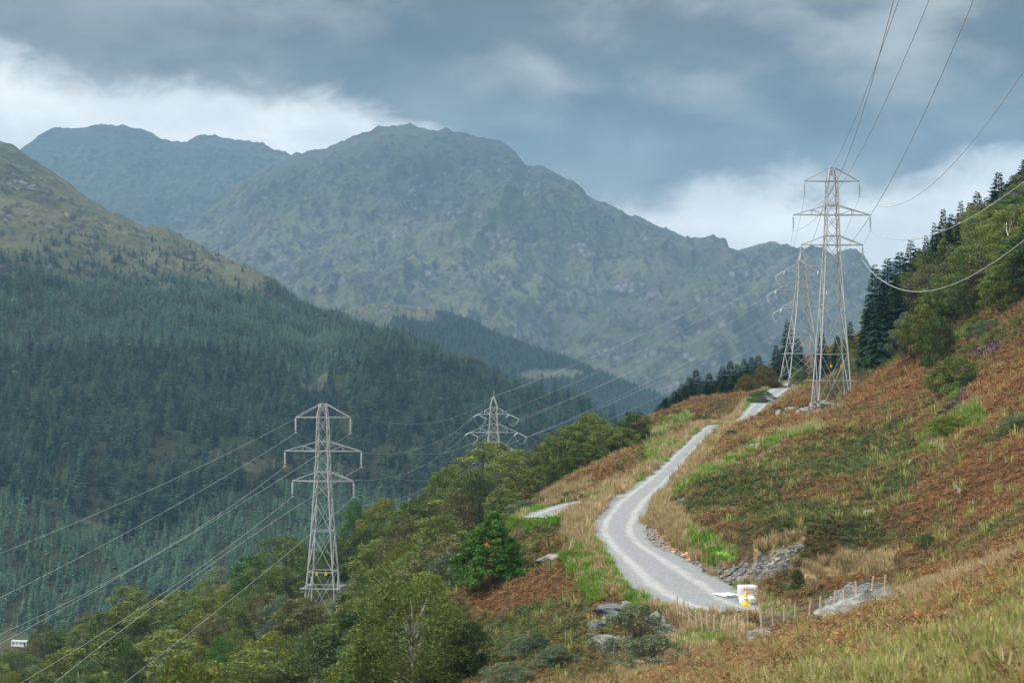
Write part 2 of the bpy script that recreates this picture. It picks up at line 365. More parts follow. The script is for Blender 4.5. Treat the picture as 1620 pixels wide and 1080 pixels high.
# polar grid
uu = np.concatenate([np.arange(-4200, -400, 60), np.arange(-400, 2000, 2.6), np.arange(2000, 6000, 60)])
dd = np.concatenate([np.linspace(-30, 7, 30), np.exp(np.linspace(math.log(8), math.log(1000), 560))])
Ug, Dg = np.meshgrid(uu, dd)
Xg = (Ug-810)/F*np.maximum(Dg, 12); Yg = Dg
Zg = h_near(Xg, Yg)
nr, nc = Xg.shape
def grid_faces(nr, nc):
    i = np.arange(nr-1)[:, None]*nc+np.arange(nc-1)[None]; i = i.ravel()
    return np.c_[i, i+1, i+nc+1, i+nc]
xf, yf, zf = Xg.ravel(), Yg.ravel(), Zg.ravel()
u_, v_, W, base = cover_w(xf, yf, zf)
rd, _ = road_dist(xf, yf, ROAD); sd, _ = road_dist(xf, yf, SPUR)
c_rust = np.array([.085, .045, .024]); c_green = np.array([.045, .055, .022]); c_cols = {PALE: (.42, .33, .17), BRIGHT: (.17, .32, .045), ROCK: (.17, .165, .155), SOIL: (.42, .22, .12), DARKG: (.038, .050, .02), RUST: (.09, .042, .022), HEATH: (.11, .075, .08)}
t = sstep(-0.5, 0.5, base)[:, None]; colr = c_rust*t+c_green*(1-t)
far = (yf > 45) & (yf < 108) | (yf <= 45)
tt = sstep(-.4, .5, fbm(xf/5, yf/5, 4)*1.5)[:, None]
fg = np.array([.16, .17, .06])*tt+np.array([.15, .11, .05])*(1-tt)
fw = (1-sstep(75, 112, yf))[:, None]; colr = colr*(1-fw)+fg*fw
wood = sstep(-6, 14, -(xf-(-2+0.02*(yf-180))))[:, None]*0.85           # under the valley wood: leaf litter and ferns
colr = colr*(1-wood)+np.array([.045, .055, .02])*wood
for k in (DARKG, RUST, PALE, BRIGHT, HEATH, SOIL, ROCK):
    ww = W[k][:, None]*(0.75 if k in (DARKG, RUST) else 1); colr = colr*(1-ww)+np.array(c_cols[k])*ww
verge = (1-sstep(0.1, 1.0, np.minimum(rd, sd)+0.5*fbm(xf/1.5, yf/1.5, 2)))[:, None]
colr = colr*(1-verge)+np.array([.19, .19, .165])*verge
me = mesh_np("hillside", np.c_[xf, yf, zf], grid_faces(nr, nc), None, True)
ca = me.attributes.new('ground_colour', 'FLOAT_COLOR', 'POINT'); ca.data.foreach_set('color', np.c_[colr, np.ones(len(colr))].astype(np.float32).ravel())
ra = me.attributes.new('rocky', 'FLOAT', 'POINT'); ra.data.foreach_set('value', np.maximum(np.maximum(W[ROCK], W[SOIL]), verge[:, 0]).astype(np.float32))
m, t_ = newmat('hillside_ground')
at = N(t_, 'ShaderNodeAttribute', attribute_name='ground_colour'); rk = N(t_, 'ShaderNodeAttribute', attribute_name='rocky')
g = N(t_, 'ShaderNodeNewGeometry'); n1 = noise(t_, g.outputs['Position'], 1.6, 6, 0.65); n2 = noise(t_, g.outputs['Position'], 0.35, 5, 0.6)
vo = N(t_, 'ShaderNodeTexVoronoi'); vo.inputs['Scale'].default_value = 2.2; t_.links.new(g.outputs['Position'], vo.inputs['Vector'])
f1 = mapr(t_, n1, 0.3, 0.7, 0.55, 1.4); f2 = mapr(t_, n2, 0.3, 0.7, 0.8, 1.2)
rk1 = mapr(t_, vo.outputs['Color'], 0.1, 0.9, 0.55, 1.5)
fr = N(t_, 'ShaderNodeMix'); t_.links.new(rk.outputs['Fac'], fr.inputs[0]); t_.links.new(f1, fr.inputs[2]); t_.links.new(mth(t_, 'MULTIPLY', rk1, f1), fr.inputs[3])
vm = N(t_, 'ShaderNodeVectorMath', operation='SCALE'); t_.links.new(at.outputs['Color'], vm.inputs[0]); t_.links.new(mth(t_, 'MULTIPLY', fr.outputs[0], f2), vm.inputs['Scale'])
principled(t_, vm.outputs[0], 0.95, mth(t_, 'ADD', n1, mth(t_, 'MULTIPLY', vo.outputs['Distance'], rk.outputs['Fac'])), 0.35, 0.8, spec=0.1)
me.materials.append(m); hill = link('hillside_ground', me); tag(hill, kind='structure')

# roads
m, t_ = newmat('gravel_road')
ac = N(t_, 'ShaderNodeAttribute', attribute_name='across'); g = N(t_, 'ShaderNodeNewGeometry')
n1 = noise(t_, g.outputs['Position'], 5, 6, 0.7); n2 = noise(t_, g.outputs['Position'], 0.5, 4, 0.6); n3 = noise(t_, g.outputs['Position'], 1.3, 4, .6)
a_ = mth(t_, 'ABSOLUTE', mth(t_, 'ADD', ac.outputs['Fac'], mth(t_, 'MULTIPLY', mth(t_, 'SUBTRACT', n2, .5), .25)))
track = mapr(t_, mth(t_, 'ABSOLUTE', mth(t_, 'SUBTRACT', a_, 0.45)), 0.03, 0.20, .85, 0)
c = mixc(t_, mapr(t_, n1, .3, .7), (.16, .168, .175), (.29, .295, .295)); c = mixc(t_, mth(t_, 'MULTIPLY', track, mapr(t_, n3, .3, .6, .4, 1)), c, (.37, .365, .35))
c = mixc(t_, mth(t_, 'MULTIPLY', mapr(t_, a_, .8, 1.0), mapr(t_, n3, .45, .6)), c, (.14, .15, .07))
principled(t_, c, 0.95, n1, 0.06, 0.8, spec=0.15); M['road'] = m
def road_mesh(name, L, dz):
    p = L[:, :3]; tg = np.gradient(p[:, :2], axis=0); tg /= np.linalg.norm(tg, axis=1)[:, None]; nrm = np.c_[tg[:, 1], -tg[:, 0]]
    k = 9; vs = []; ac = []
    for j in range(k):
        s = -1+2*j/(k-1); wob = 1+0.12*fbm(p[:, 1]/4+j//(k-1)*40, p[:, 0]/4, 3)*(abs(s) == 1)*2.2
        q = p[:, :2]+nrm*(s*L[:, 3]*wob)[:, None]; vs.append(np.c_[q, p[:, 2]+dz-0.05*s*s-0.05*np.exp(-((abs(s)-.45)/.15)**2)]); ac.append(np.full(len(p), s))
    vs = np.stack(vs, 1).reshape(-1, 3); ac = np.stack(ac, 1).ravel()
    me = mesh_np(name, vs, grid_faces(len(p), k)[:, ::-1], M['road'], True)
    at = me.attributes.new('across', 'FLOAT', 'POINT'); at.data.foreach_set('value', ac.astype(np.float32))
    return tag(link(name, me), kind='structure')
road_mesh('gravel_road', ROAD, 0.12); road_mesh('gravel_track', SPUR, 0.11)

# valley floor far below, one sheet out to the horizon
b = MB(); b.add([(-9000, -3000, -162), (9000, -3000, -162), (9000, 9700, -162), (-9000, 9700, -162)], [(0, 1, 2, 3)])
M['moor'] = simple('moor', (.07, .09, .04), (.05, .06, .03), .01, .95, 0, 'Object', .1)
tag(b.build('valley_ground', M['moor']), kind='structure')

# ------------------------------------------------------------------ far hills
def icurve(pts):
    a = np.array(pts, float); return lambda u: np.interp(u, a[:, 0], a[:, 1])
HILL = {}
def hill_sheet(name, us, rows, crest, D0, D1, z0, prof, namp, mat, back=0.5, tmax=1.3, jag=0.0):
    t = np.linspace(0, tmax, rows); U, T = np.meshgrid(us, t)
    d0 = D0(U) if callable(D0) else D0; d1 = D1(U) if callable(D1) else D1; z0 = z0(U) if callable(z0) else z0; D = d0+(d1-d0)*T
    zc = (540-crest(U))/F*d1; x = (U-810)/F*D
    tz = np.clip(T, 0, 1); z = z0+(zc-z0)*(prof[0]*tz**prof[1]+(1-prof[0])*tz)
    z = z-np.maximum(T-1, 0)*(d1-d0)*back
    win = sstep(0, .12, T)*(0.10+0.9*sstep(0.0, 0.30, np.abs(1-T)))
    z = z+win*namp(x, D)+jag*ridged(x/90, D/90, 4)*0.5
    HILL[name] = (us, t, x, D, z)
    me = mesh_np(name, np.c_[x.ravel(), D.ravel(), z.ravel()], grid_faces(*x.shape), mat, True)
    return tag(link(name, me), kind='structure')

def paint_forest(name, fn):
    us, t, x, D, z = HILL[name]; me = bpy.data.objects[name].data; U, T = np.meshgrid(us, t); v = 540-F*z/D
    a = me.attributes.new('wooded', 'FLOAT', 'POINT'); a.data.foreach_set('value', fn(U, v, x, D).ravel().astype(np.float32))

def hill_mat(name, grass1, grass2, brown, rock, rock_lo, rock_hi, sc1=0.004, fine=0.06, bd=6):
    m, t = newmat(name); g = N(t, 'ShaderNodeNewGeometry'); pos = g.outputs['Position']
    sp = N(t, 'ShaderNodeSeparateXYZ'); t.links.new(g.outputs['Normal'], sp.inputs[0])
    a = noise(t, pos, sc1, 6, 0.6); b = noise(t, pos, sc1*4, 8, 0.65, 0.4); c_ = noise(t, pos, fine, 6, 0.7); 
    st = mapping(t, pos, (1, .3, 2.2)); e = noise(t, st, sc1*5, 9, 0.72, 0.6); cl = noise(t, mapping(t, pos, loc=(900, 300, 0)), sc1*1.1, 3, 0.5)
    c = mixc(t, mapr(t, a, .35, .65), grass1, grass2); c = mixc(t, mth(t, 'MULTIPLY', mapr(t, b, .5, .66), .8), c, brown)
    c = mixc(t, mapr(t, c_, .35, .75, 0, .6), c, tuple(x*.45 for x in grass1))
    rm = mth(t, 'MULTIPLY', mapr(t, e, rock_lo, rock_hi), mapr(t, mth(t, 'ADD', cl, mth(t, 'MULTIPLY', mth(t, 'SUBTRACT', 1.0, sp.outputs[2]), .9)), .58, .72))
    vo = N(t, 'ShaderNodeTexVoronoi'); vo.inputs['Scale'].default_value = fine*.8; t.links.new(mapping(t, pos, (1, .35, 1.0)), vo.inputs['Vector'])
    rc = mixc(t, mapr(t, vo.outputs['Distance'], .1, .6), rock, tuple(x*.35 for x in rock))
    c = mixc(t, rm, c, rc)
    ps = N(t, 'ShaderNodeSeparateXYZ'); t.links.new(pos, ps.inputs[0]); c = mixc(t, mapr(t, ps.outputs[2], 180, 520, 0, .5), c, tuple(x*.55 for x in grass1))  # cloud shadow painted into the colour: high ground darkens towards the summits
    wd = N(t, 'ShaderNodeAttribute', attribute_name='wooded'); c = mixc(t, wd.outputs['Fac'], c, (.028, .034, .016))
    hgt = mth(t, 'ADD', mth(t, 'MULTIPLY', b, 1.0), mth(t, 'ADD', mth(t, 'MULTIPLY', c_, .35), mth(t, 'MULTIPLY', rm, mth(t, 'MULTIPLY', vo.outputs['Distance'], .5))))
    principled(t, c, .95, hgt, bd, 1.0, spec=.05); return m
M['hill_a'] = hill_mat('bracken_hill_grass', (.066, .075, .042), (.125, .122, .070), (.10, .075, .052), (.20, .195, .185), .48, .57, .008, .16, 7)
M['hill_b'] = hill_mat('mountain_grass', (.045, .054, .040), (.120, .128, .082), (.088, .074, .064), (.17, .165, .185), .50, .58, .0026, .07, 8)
M['floor'] = simple('forest_floor', (.06, .055, .03), (.035, .04, .022), .05, .95, 0, 'Object', .1)

crest1 = icurve([(-500,575),(-300,560),(0,552),(200,545),(400,552),(450,585),(490,612),(530,572),(620,555),(700,570),(800,602),(900,632),(1000,678),(1060,712),(1200,770),(1400,860)])
D1_1 = icurve([(-500,1550),(500,1600),(1000,1750),(1400,1800)])
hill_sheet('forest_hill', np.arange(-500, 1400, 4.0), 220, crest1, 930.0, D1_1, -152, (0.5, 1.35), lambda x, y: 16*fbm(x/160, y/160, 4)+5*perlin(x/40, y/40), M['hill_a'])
crest2 = icurve([(-600,-60),(-300,90),(-100,170),(0,225),(30,244),(60,265),(110,298),(170,340),(190,347),(230,364),(265,369),(300,387),(340,407),(380,424),(420,445),(480,488),(540,522),(580,548),(620,585),(700,650),(800,720)])
D1_2 = icurve([(-600,3300),(0,2900),(580,2350),(800,2300)])
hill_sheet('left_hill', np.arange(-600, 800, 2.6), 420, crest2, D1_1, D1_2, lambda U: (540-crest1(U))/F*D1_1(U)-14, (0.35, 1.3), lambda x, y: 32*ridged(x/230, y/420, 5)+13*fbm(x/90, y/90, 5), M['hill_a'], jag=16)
crest3 = icurve([(400,560),(500,522),(545,493),(590,482),(640,484),(700,493),(740,507),(800,535),(860,556),(900,570),(950,590),(1000,612),(1050,632),(1100,662),(1200,720),(1400,800)])
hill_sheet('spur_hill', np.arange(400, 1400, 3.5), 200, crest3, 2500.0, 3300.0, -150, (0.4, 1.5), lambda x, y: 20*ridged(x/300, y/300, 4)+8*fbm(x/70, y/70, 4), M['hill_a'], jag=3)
crest4 = icurve([(-200,640),(0,560),(120,490),(220,425),(300,365),(370,305),(430,268),(470,253),(520,243),(560,224),(600,213),(650,209),(700,214),(745,226),(800,238),(815,250),(832,270),(860,276),(880,289),(900,301),(940,326),(1000,353),(1060,378),(1120,393),(1170,403),(1195,399),(1215,393),(1260,406),(1330,433),(1370,451),(1500,510),(1700,580),(2000,660)])
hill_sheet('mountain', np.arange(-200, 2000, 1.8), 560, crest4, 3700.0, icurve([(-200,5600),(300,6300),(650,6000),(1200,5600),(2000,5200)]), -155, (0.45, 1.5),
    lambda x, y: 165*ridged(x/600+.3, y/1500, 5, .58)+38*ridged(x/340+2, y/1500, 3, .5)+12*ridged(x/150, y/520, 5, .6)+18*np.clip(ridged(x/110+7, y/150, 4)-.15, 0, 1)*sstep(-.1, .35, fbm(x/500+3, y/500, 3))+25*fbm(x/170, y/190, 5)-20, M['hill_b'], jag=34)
crest5 = icurve([(-600,330),(-100,300),(0,262),(35,243),(60,222),(90,212),(130,207),(200,204),(225,212),(260,228),(290,236),(320,222),(380,226),(420,237),(455,251),(500,262),(600,300),(900,420)])
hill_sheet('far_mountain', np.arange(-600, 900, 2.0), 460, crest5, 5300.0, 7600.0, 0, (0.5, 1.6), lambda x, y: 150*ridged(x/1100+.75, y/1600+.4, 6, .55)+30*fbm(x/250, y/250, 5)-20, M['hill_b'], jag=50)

# ------------------------------------------------------------------ plant prototypes (unit tree: 10 m tall)
def conifer_mesh(name, mat, seed, whorls, per, fine, width=1.75, bare=0.06, trunkmat=None, ragged=0.2):
    r = random.Random(seed); vs = []; fs = []
    def quad(a, b, c, d):
        k = len(vs); vs.extend((a, b, c, d)); fs.append((k, k+1, k+2, k+3))
    for i in range(whorls):
        t = (i+r.uniform(-.3, .3))/whorls; t = min(max(t, 0), 1); z = 10*(bare+(1-bare)*t)
        R0 = width*((1-t)**0.85)*(1+r.uniform(-ragged, ragged))+0.06; n = max(4, int(per*(0.45+0.55*(1-t))))
        off = r.uniform(0, 6.28); zw = z
        for j in range(n):
            a = off+6.283*j/n+r.uniform(-.25, .25); L = R0*r.uniform(.75, 1.18); ca, sa = math.cos(a), math.sin(a)
            z = zw+r.uniform(-.55, .55)*10/whorls; droop = -(.18+.30*(1-t))*L*r.uniform(.7, 1.3); up = (.25+.35*t)*L*t
            def pt(f, s, dz=0): return (ca*L*f-sa*s, sa*L*f+ca*s, z+droop*f*f+up*f+dz)
            if not fine:
                wd = (.30+.22*L)*r.uniform(.8, 1.2)
                quad(pt(.0, 0, .12), pt(.55, -wd, -.16), pt(1, 0), pt(.55, wd, -.16))
            else:
                quad(pt(0, -.05), pt(0, .05), pt(1, .02), pt(1, -.02))
                ks = 5 if L > .8 else 3
                for q in range(ks):
                    f = .22+.75*q/ks
                    for s in (-1, 1):
                        l = (.07+.50*L*(1-f))*r.uniform(.7, 1.2); w = .09+.03*L
                        a0 = pt(f, 0); a1 = pt(f+l*.45/L, s*l, -.10*l-r.uniform(0, .09)); a2 = pt(f+l*.45/L+w/L*1.3, s*l*.75, -.08); a3 = pt(f+w/L*2.2, 0, .03)
                        quad(a0, a1, a2, a3)
    for k in range(3):
        a0, a1 = k*2.094, (k+1)*2.094; quad((.1*math.cos(a0), .1*math.sin(a0), 0), (.1*math.cos(a1), .1*math.sin(a1), 0), (0, .001*k, 10), (0, .001*k, 10.02))
    me = mesh_np(name, np.array(vs), np.array(fs), mat); return me
def trunk_mesh(name, mat, h=9.5, r0=.16, limbs=(), n=7, bend=0.15, seed=1):
    r = random.Random(seed); b = MB(); k = 7; pts = []; x = y = 0
    for i in range(k):
        t = i/(k-1); pts.append((x, y, h*t-.5*(1-t))); x += r.uniform(-bend, bend)*h/10; y += r.uniform(-bend, bend)*h/10
    b.tube(pts, [r0*(1-.85*i/(k-1)) for i in range(k)], n)
    for L in limbs: b.tube(L[0], L[1], 5)
    return b.mesh(name, mat, True), pts
def at_h(pts, z):
    for a, b in zip(pts[:-1], pts[1:]):
        if a[2] <= z <= b[2]:
            t = (z-a[2])/(b[2]-a[2]); return Vector(a).lerp(Vector(b), t)
    return Vector(pts[-1])
def broadleaf(name, seed, shape, ncl=55, leaves=130, ls=.16, rad=3.0, base=.22, clr=(.65, 1.15), droop=.3, trunkr=.15, limbn=14, squash=.75, multi=1):
    """returns crown mesh (no material) and trunk mesh data for a 10 m tree"""
    r = np.random.default_rng(seed); rr = random.Random(seed); cl = []
    ph = r.uniform(0, 6.28, 5)
    tries = 0
    while len(cl) < ncl and tries < 4000:
        tries += 1
        t = r.uniform(0, 1)**(.8); a = r.uniform(0, 6.283)
        if shape == 'cone': env = (1-t)**.75*1.05+.08
        elif shape == 'bush': env = math.sqrt(max(0, 1-(t*.96)**2))
        elif shape == 'umbrella': env = max(.15, math.sin(math.pi*min(1, .25+t*.72)))*(.55+.55*t)
        elif shape == 'column': env = .35+.65*math.sin(math.pi*min(1, .12+t*.84))
        else: env = math.sin(math.pi*min(1, .18+t*.80))**.65
        lump = 1+.22*math.sin(a*2+ph[0]+t*3)+.16*math.sin(a*3+ph[1]-t*4)+.12*math.sin(a*5+ph[2])
        q = (r.uniform(.25, 1))**.5
        R_ = rad*env*lump*q; c = np.array([R_*math.cos(a), R_*math.sin(a), 10*(base+(1-base)*t*.93)])
        rc = r.uniform(*clr)*(1-.35*t)
        if any(np.linalg.norm((c-o[0])*[1, 1, 1.3]) < .5*(rc+o[1]) for o in cl): continue
        cl.append((c, rc))
    V = []; 
    for c, rc in cl:
        n = int(leaves*(rc/np.mean(clr))**2); d = r.normal(size=(n, 3)); d[:, 2] = d[:, 2]*.8+.25; d /= np.linalg.norm(d, axis=1)[:, None]
        rad_ = rc*r.uniform(.45, 1.12, n)**.7
        p = c+d*rad_[:, None]*[1, 1, squash]; p[:, 2] -= droop*(r.uniform(0, 1, n)**2)*rc*1.2*(d[:, 2] < .5)
        nm = d+r.normal(size=(n, 3))*.55; nm /= np.linalg.norm(nm, axis=1)[:, None]
        a = np.cross(nm, r.normal(size=(n, 3))); a /= np.linalg.norm(a, axis=1)[:, None]; b_ = np.cross(nm, a)
        s = ls*r.uniform(.6, 1.35, n)[:, None]
        V.append(np.stack([p-a*s, p-b_*s*.6, p+a*s, p+b_*s*.6], 1))
    V = np.concatenate(V).reshape(-1, 3); V[:, 2] = np.maximum(V[:, 2], -.15)
    me = mesh_np(name+"_crown", V, np.arange(len(V)).reshape(-1, 4), M['b'])
    mb = MB(); top = 8.2
    for q in range(multi):
        rb = random.Random(seed*7+q); lean = (rb.uniform(-1, 1)*.9*(multi > 1), rb.uniform(-1, 1)*.9*(multi > 1)); pts = []
        x = y = 0
        for i in range(7):
            t = i/6; pts.append((x+lean[0]*t*2+q*.15, y+lean[1]*t*2, top*t-.6*(1-t))); x += rb.uniform(-.22, .22); y += rb.uniform(-.22, .22)
        mb.tube(pts, [trunkr*(1-.8*i/6) for i in range(7)], 7)
        sel = sorted(cl, key=lambda c: rb.random())[:limbn]
        for c, rc in sel:
            z0 = max(.8, c[2]*rb.uniform(.45, .75)); s0 = at_h(pts, z0); e = Vector(c); md = s0.lerp(e, .5)+Vector((0, 0, -.15*(e-s0).length*.3))
            mb.tube([s0, md, e], [trunkr*.42, trunkr*.26, trunkr*.07], 5, False)
    tm = mb.mesh(name+"_trunk", M['bark'], True)
    return me, tm
BL = {'dome1': broadleaf('birch', 95, 'bush', 210, 170, .095, 4.6, .02, (.75, 1.15), .25, .12, 30, .8, 2),
      'birch1': broadleaf('birch', 3, 'oval', 64, 190, .13, 2.9, .20, (.6, 1.1), .5, .13, 16),
      'birch2': broadleaf('birch', 14, 'umbrella', 58, 180, .13, 3.4, .30, (.6, 1.1), .45, .14, 18, .65),
      'birch3': broadleaf('birch', 25, 'column', 60, 190, .13, 2.3, .14, (.6, 1.0), .5, .12, 14),
      'round1': broadleaf('oak', 36, 'oval', 90, 180, .135, 3.9, .12, (.8, 1.3), .25, .2, 14),
      'round2': broadleaf('oak', 47, 'oval', 95, 190, .135, 4.4, .08, (.8, 1.35), .35, .2, 14),
      'cone1': broadleaf('beech', 58, 'cone', 130, 120, .19, 4.1, .05, (.7, 1.05), .2, .17, 10, .6),
      'bush1': broadleaf('bush', 69, 'bush', 90, 190, .20, 5.2, .0, (1.1, 1.8), .1, .12, 12, .8, 3),
      'bush2': broadleaf('bush', 71, 'bush', 80, 190, .20, 6.5, .0, (1.2, 2.0), .1, .12, 12, .7, 3),
      'open1': broadleaf('willow', 82, 'oval', 60, 120, .17, 4.2, .05, (.8, 1.3), .3, .1, 22, .8, 4)}
SPR_N = [conifer_mesh('spruce_crown', M['spruce'], 100+i, 40, 13, True, 1.9+.25*i, ragged=.22) for i in range(3)]
SPR_F = [conifer_mesh('spruce_tree', M['spruce_far'], 200+i, 15, 9, False, 1.75+.15*i) for i in range(4)]
SPR_Y = [conifer_mesh('young_spruce', M['spruce_young'], 300+i, 11, 8, False, 2.0+.2*i, .02) for i in range(3)]
spr_trunk, _ = trunk_mesh('spruce_trunk', M['bark'], 9.6, .16, bend=.03)

# ------------------------------------------------------------------ scatter of countless plants: one object, instances through geometry nodes
def scatter(name, pos, scl, rotz, protos, vi, tilt=None, label=None, kind='stuff'):
    pos = np.asarray(pos, np.float32)
    me = bpy.data.meshes.new(name); me.vertices.add(len(pos)); me.vertices.foreach_set('co', pos.ravel())
    for nm, arr, ty in (('sc', scl, 'FLOAT_VECTOR'), ('ro', np.c_[np.zeros((len(pos), 2)) if tilt is None else tilt, rotz], 'FLOAT_VECTOR')):
        a = me.attributes.new(nm, ty, 'POINT'); a.data.foreach_set('vector', np.asarray(arr, np.float32).ravel())
    a = me.attributes.new('vi', 'INT', 'POINT'); a.data.foreach_set('value', np.asarray(vi, np.int32))
    o = link(name, me); tag(o, kind=kind)
    ng = bpy.data.node_groups.new(name+'_scatter', 'GeometryNodeTree')
    ng.interface.new_socket('Geometry', in_out='INPUT', socket_type='NodeSocketGeometry'); ng.interface.new_socket('Geometry', in_out='OUTPUT', socket_type='NodeSocketGeometry')
    gi = ng.nodes.new('NodeGroupInput'); go = ng.nodes.new('NodeGroupOutput'); jn = ng.nodes.new('GeometryNodeJoinGeometry')
    def attr(nm, ty):
        n = ng.nodes.new('GeometryNodeInputNamedAttribute'); n.data_type = ty; n.inputs['Name'].default_value = nm; return n.outputs['Attribute']
    sc_, ro_, vi_ = attr('sc', 'FLOAT_VECTOR'), attr('ro', 'FLOAT_VECTOR'), attr('vi', 'INT')
    for k, pm in enumerate(protos):
        po = bpy.data.objects.new(pm.name+'_pattern', pm)
        oi = ng.nodes.new('GeometryNodeObjectInfo'); oi.inputs['Object'].default_value = po; oi.inputs['As Instance'].default_value = True
        cmp = ng.nodes.new('FunctionNodeCompare'); cmp.data_type = 'INT'; cmp.operation = 'EQUAL'
        ng.links.new(vi_, cmp.inputs[2]); cmp.inputs[3].default_value = k
        ip = ng.nodes.new('GeometryNodeInstanceOnPoints')
        ng.links.new(gi.outputs[0], ip.inputs['Points']); ng.links.new(cmp.outputs[0], ip.inputs['Selection']); ng.links.new(oi.outputs['Geometry'], ip.inputs['Instance'])
        ng.links.new(sc_, ip.inputs['Scale']); ng.links.new(ro_, ip.inputs['Rotation']); ng.links.new(ip.outputs[0], jn.inputs[0])
    ng.links.new(jn.outputs[0], go.inputs[0])
    md = o.modifiers.new('scatter', 'NODES'); md.node_group = ng
    return o

# ------------------------------------------------------------------ far plantations
def sample_hill(name, n, umin, umax, tmin=0.01, tmax=0.99):
    us, t, x, D, z = HILL[name]
    U = rng.uniform(umin, umax, n); T = rng.uniform(tmin, tmax, n)
    fi = np.interp(T, t, np.arange(len(t))); fj = np.interp(U, us, np.arange(len(us)))
    i = np.minimum(fi.astype(int), len(t)-2); j = np.minimum(fj.astype(int), len(us)-2); a = fi-i; b = fj-j
    def bi(A): return (A[i, j]*(1-a)*(1-b)+A[i+1, j]*a*(1-b)+A[i, j+1]*(1-a)*b+A[i+1, j+1]*a*b)
    return U, T, bi(x), bi(D), bi(z)
bnd = icurve([(-400,770),(0,790),(100,805),(180,850),(260,855),(300,800),(400,795),(450,765),(520,735),(580,790),(700,800),(1400,900)])
treeline = icurve([(-400,370),(0,383),(70,378),(120,398),(200,395),(300,400),(360,415),(440,435),(500,462),(540,486),(600,515)])
mat_l = []; yng = []
U, T, x, D, z = sample_hill('forest_hill', 46000, -200, 1200); v = 540-F*z/D
nz = fbm(x/60, D/60, 3); nz2 = fbm(x/25+4, D/25, 3)
keep = (rng.random(len(U)) < D/1700) & (np.abs(fbm(x/140+5, D/140, 2)) > .022)
clear = (np.hypot((U-492)/26, (v-590)/30) < 1+.4*nz2) | (np.hypot((U-420)/60, (v-735)/16) < .8+.5*nz2) | (np.hypot((U-160)/30, (v-822)/10) < 1) | ((np.abs(U-655) < 60) & (np.abs(v-735) < 40) & (nz2 > .05)) | (np.hypot((U-30)/60, (v-1015)/25) < 1)
keep &= ~(clear & (rng.random(len(U)) < .82)); keep &= ~(np.hypot((U-492)/27, (v-592)/36) < 1)
mature = v+14*nz < bnd(U)
thin = rng.random(len(U)) < np.where(mature, .14, .46)
k = keep & mature & thin; H = rng.uniform(11, 21, len(U))*(1+.25*nz); sw = rng.uniform(1.15, 1.55, len(U))*(H/15)**.3
mat_l.append(np.c_[x, D, z-.3, H, sw*H/10][k])
k = keep & ~mature & thin; Hy = rng.uniform(7, 11.5, len(U))*(1+.2*nz)
yng.append(np.c_[x, D, z-.3, Hy, Hy/10*rng.uniform(1.0, 1.35, len(U))][k])
U, T, x, D, z = sample_hill('left_hill', 30000, -200, 700); v = 540-F*z/D; nz = fbm(x/55, D/75, 4); tl = treeline(U)
dens = .10+sstep(-10, 95, v-tl+70*sstep(400, 470, U))*.95+nz*1.3*(v > tl-22); keep = (rng.random(len(U)) < np.clip(dens-.12, 0, 1)) & (v > tl-34) & (rng.random(len(U)) < .75)
keep &= ~((U > 330) & (v < crest2(U)+10) & (rng.random(len(U)) < .4))
H = rng.uniform(7, 13, len(U))*(1-.25*(v < tl+50)); mat_sel = (U < 110) & (v < 470) & (v > 375)
kk = keep & (rng.random(len(U)) < .5)
mat_l.append(np.c_[x, D, z-.3, H*1.2, H/10*1.35][keep & mat_sel]); yng.append(np.c_[x, D, z-.3, H, H/10*1.25][keep & ~mat_sel & (kk | (v > tl+60))]); mat_l.append(np.c_[x, D, z-.3, H, H/10*1.3][keep & ~mat_sel & ~kk & (v <= tl+60)])
big = [(180,412,26),(188,408,22),(174,404,24),(190,416,20),(197,420,16),(430,462,34),(424,460,24),(437,463,22),(440,466,20),(113,390,12),(127,392,12),(222,386,10),(345,414,10),(352,416,12),(212,400,14),(225,402,13),(262,416,16),(247,420,14)]
us_, tt_, hx, hD, hz = HILL['left_hill']; hv = 540-F*hz/hD; hu = 810+F*hx/hD
for (a, b_, hp) in big:
    q = np.argmin(np.where((tt_[:, None] <= 1), (hu-a)**2+(hv-b_)**2, 1e9)); i, j = np.unravel_index(q, hu.shape); Hh = hp/F*hD[i, j]
    mat_l.append(np.array([[hx[i, j], hD[i, j], hz[i, j]-.4, Hh, Hh/10*1.25]]))
U, T, x, D, z = sample_hill('spur_hill', 22000, 450, 1400, .02); v = 540-F*z/D; nz = fbm(x/90, D/120, 4)
bare = ((U < 690+30*nz) & (v < crest3(U)+26-abs(U-600)*.1+12*nz)) | ((U < 620) & (v < 545)) | (np.hypot((U-880)/60, (v-592)/9) < 1+nz)
k = ~bare & (rng.random(len(U)) < .85) ; H = rng.uniform(9, 14, len(U))
mat_l.append(np.c_[x, D, z-.3, H, H/10*1.5][k]); k2 = bare & (rng.random(len(U)) < .03); mat_l.append(np.c_[x, D, z-.3, H*.7, H/10][k2])
# scattered scrub on the lower mountain
MAT = np.concatenate(mat_l); YNG = np.concatenate(yng)
def inframe(A, m=160):
    u, v = proj(A[:, 0], A[:, 1], A[:, 2]); return (u > -m) & (u < 1620+m) & (v < 1080+m)
MAT = MAT[inframe(MAT)]; YNG = YNG[inframe(YNG)]
u, v = proj(MAT[:, 0], MAT[:, 1], MAT[:, 2]); size = MAT[:, 3]/MAT[:, 1]*((u > 5) & (u < 950) & (v < 830) & (MAT[:, 1] < 1700))
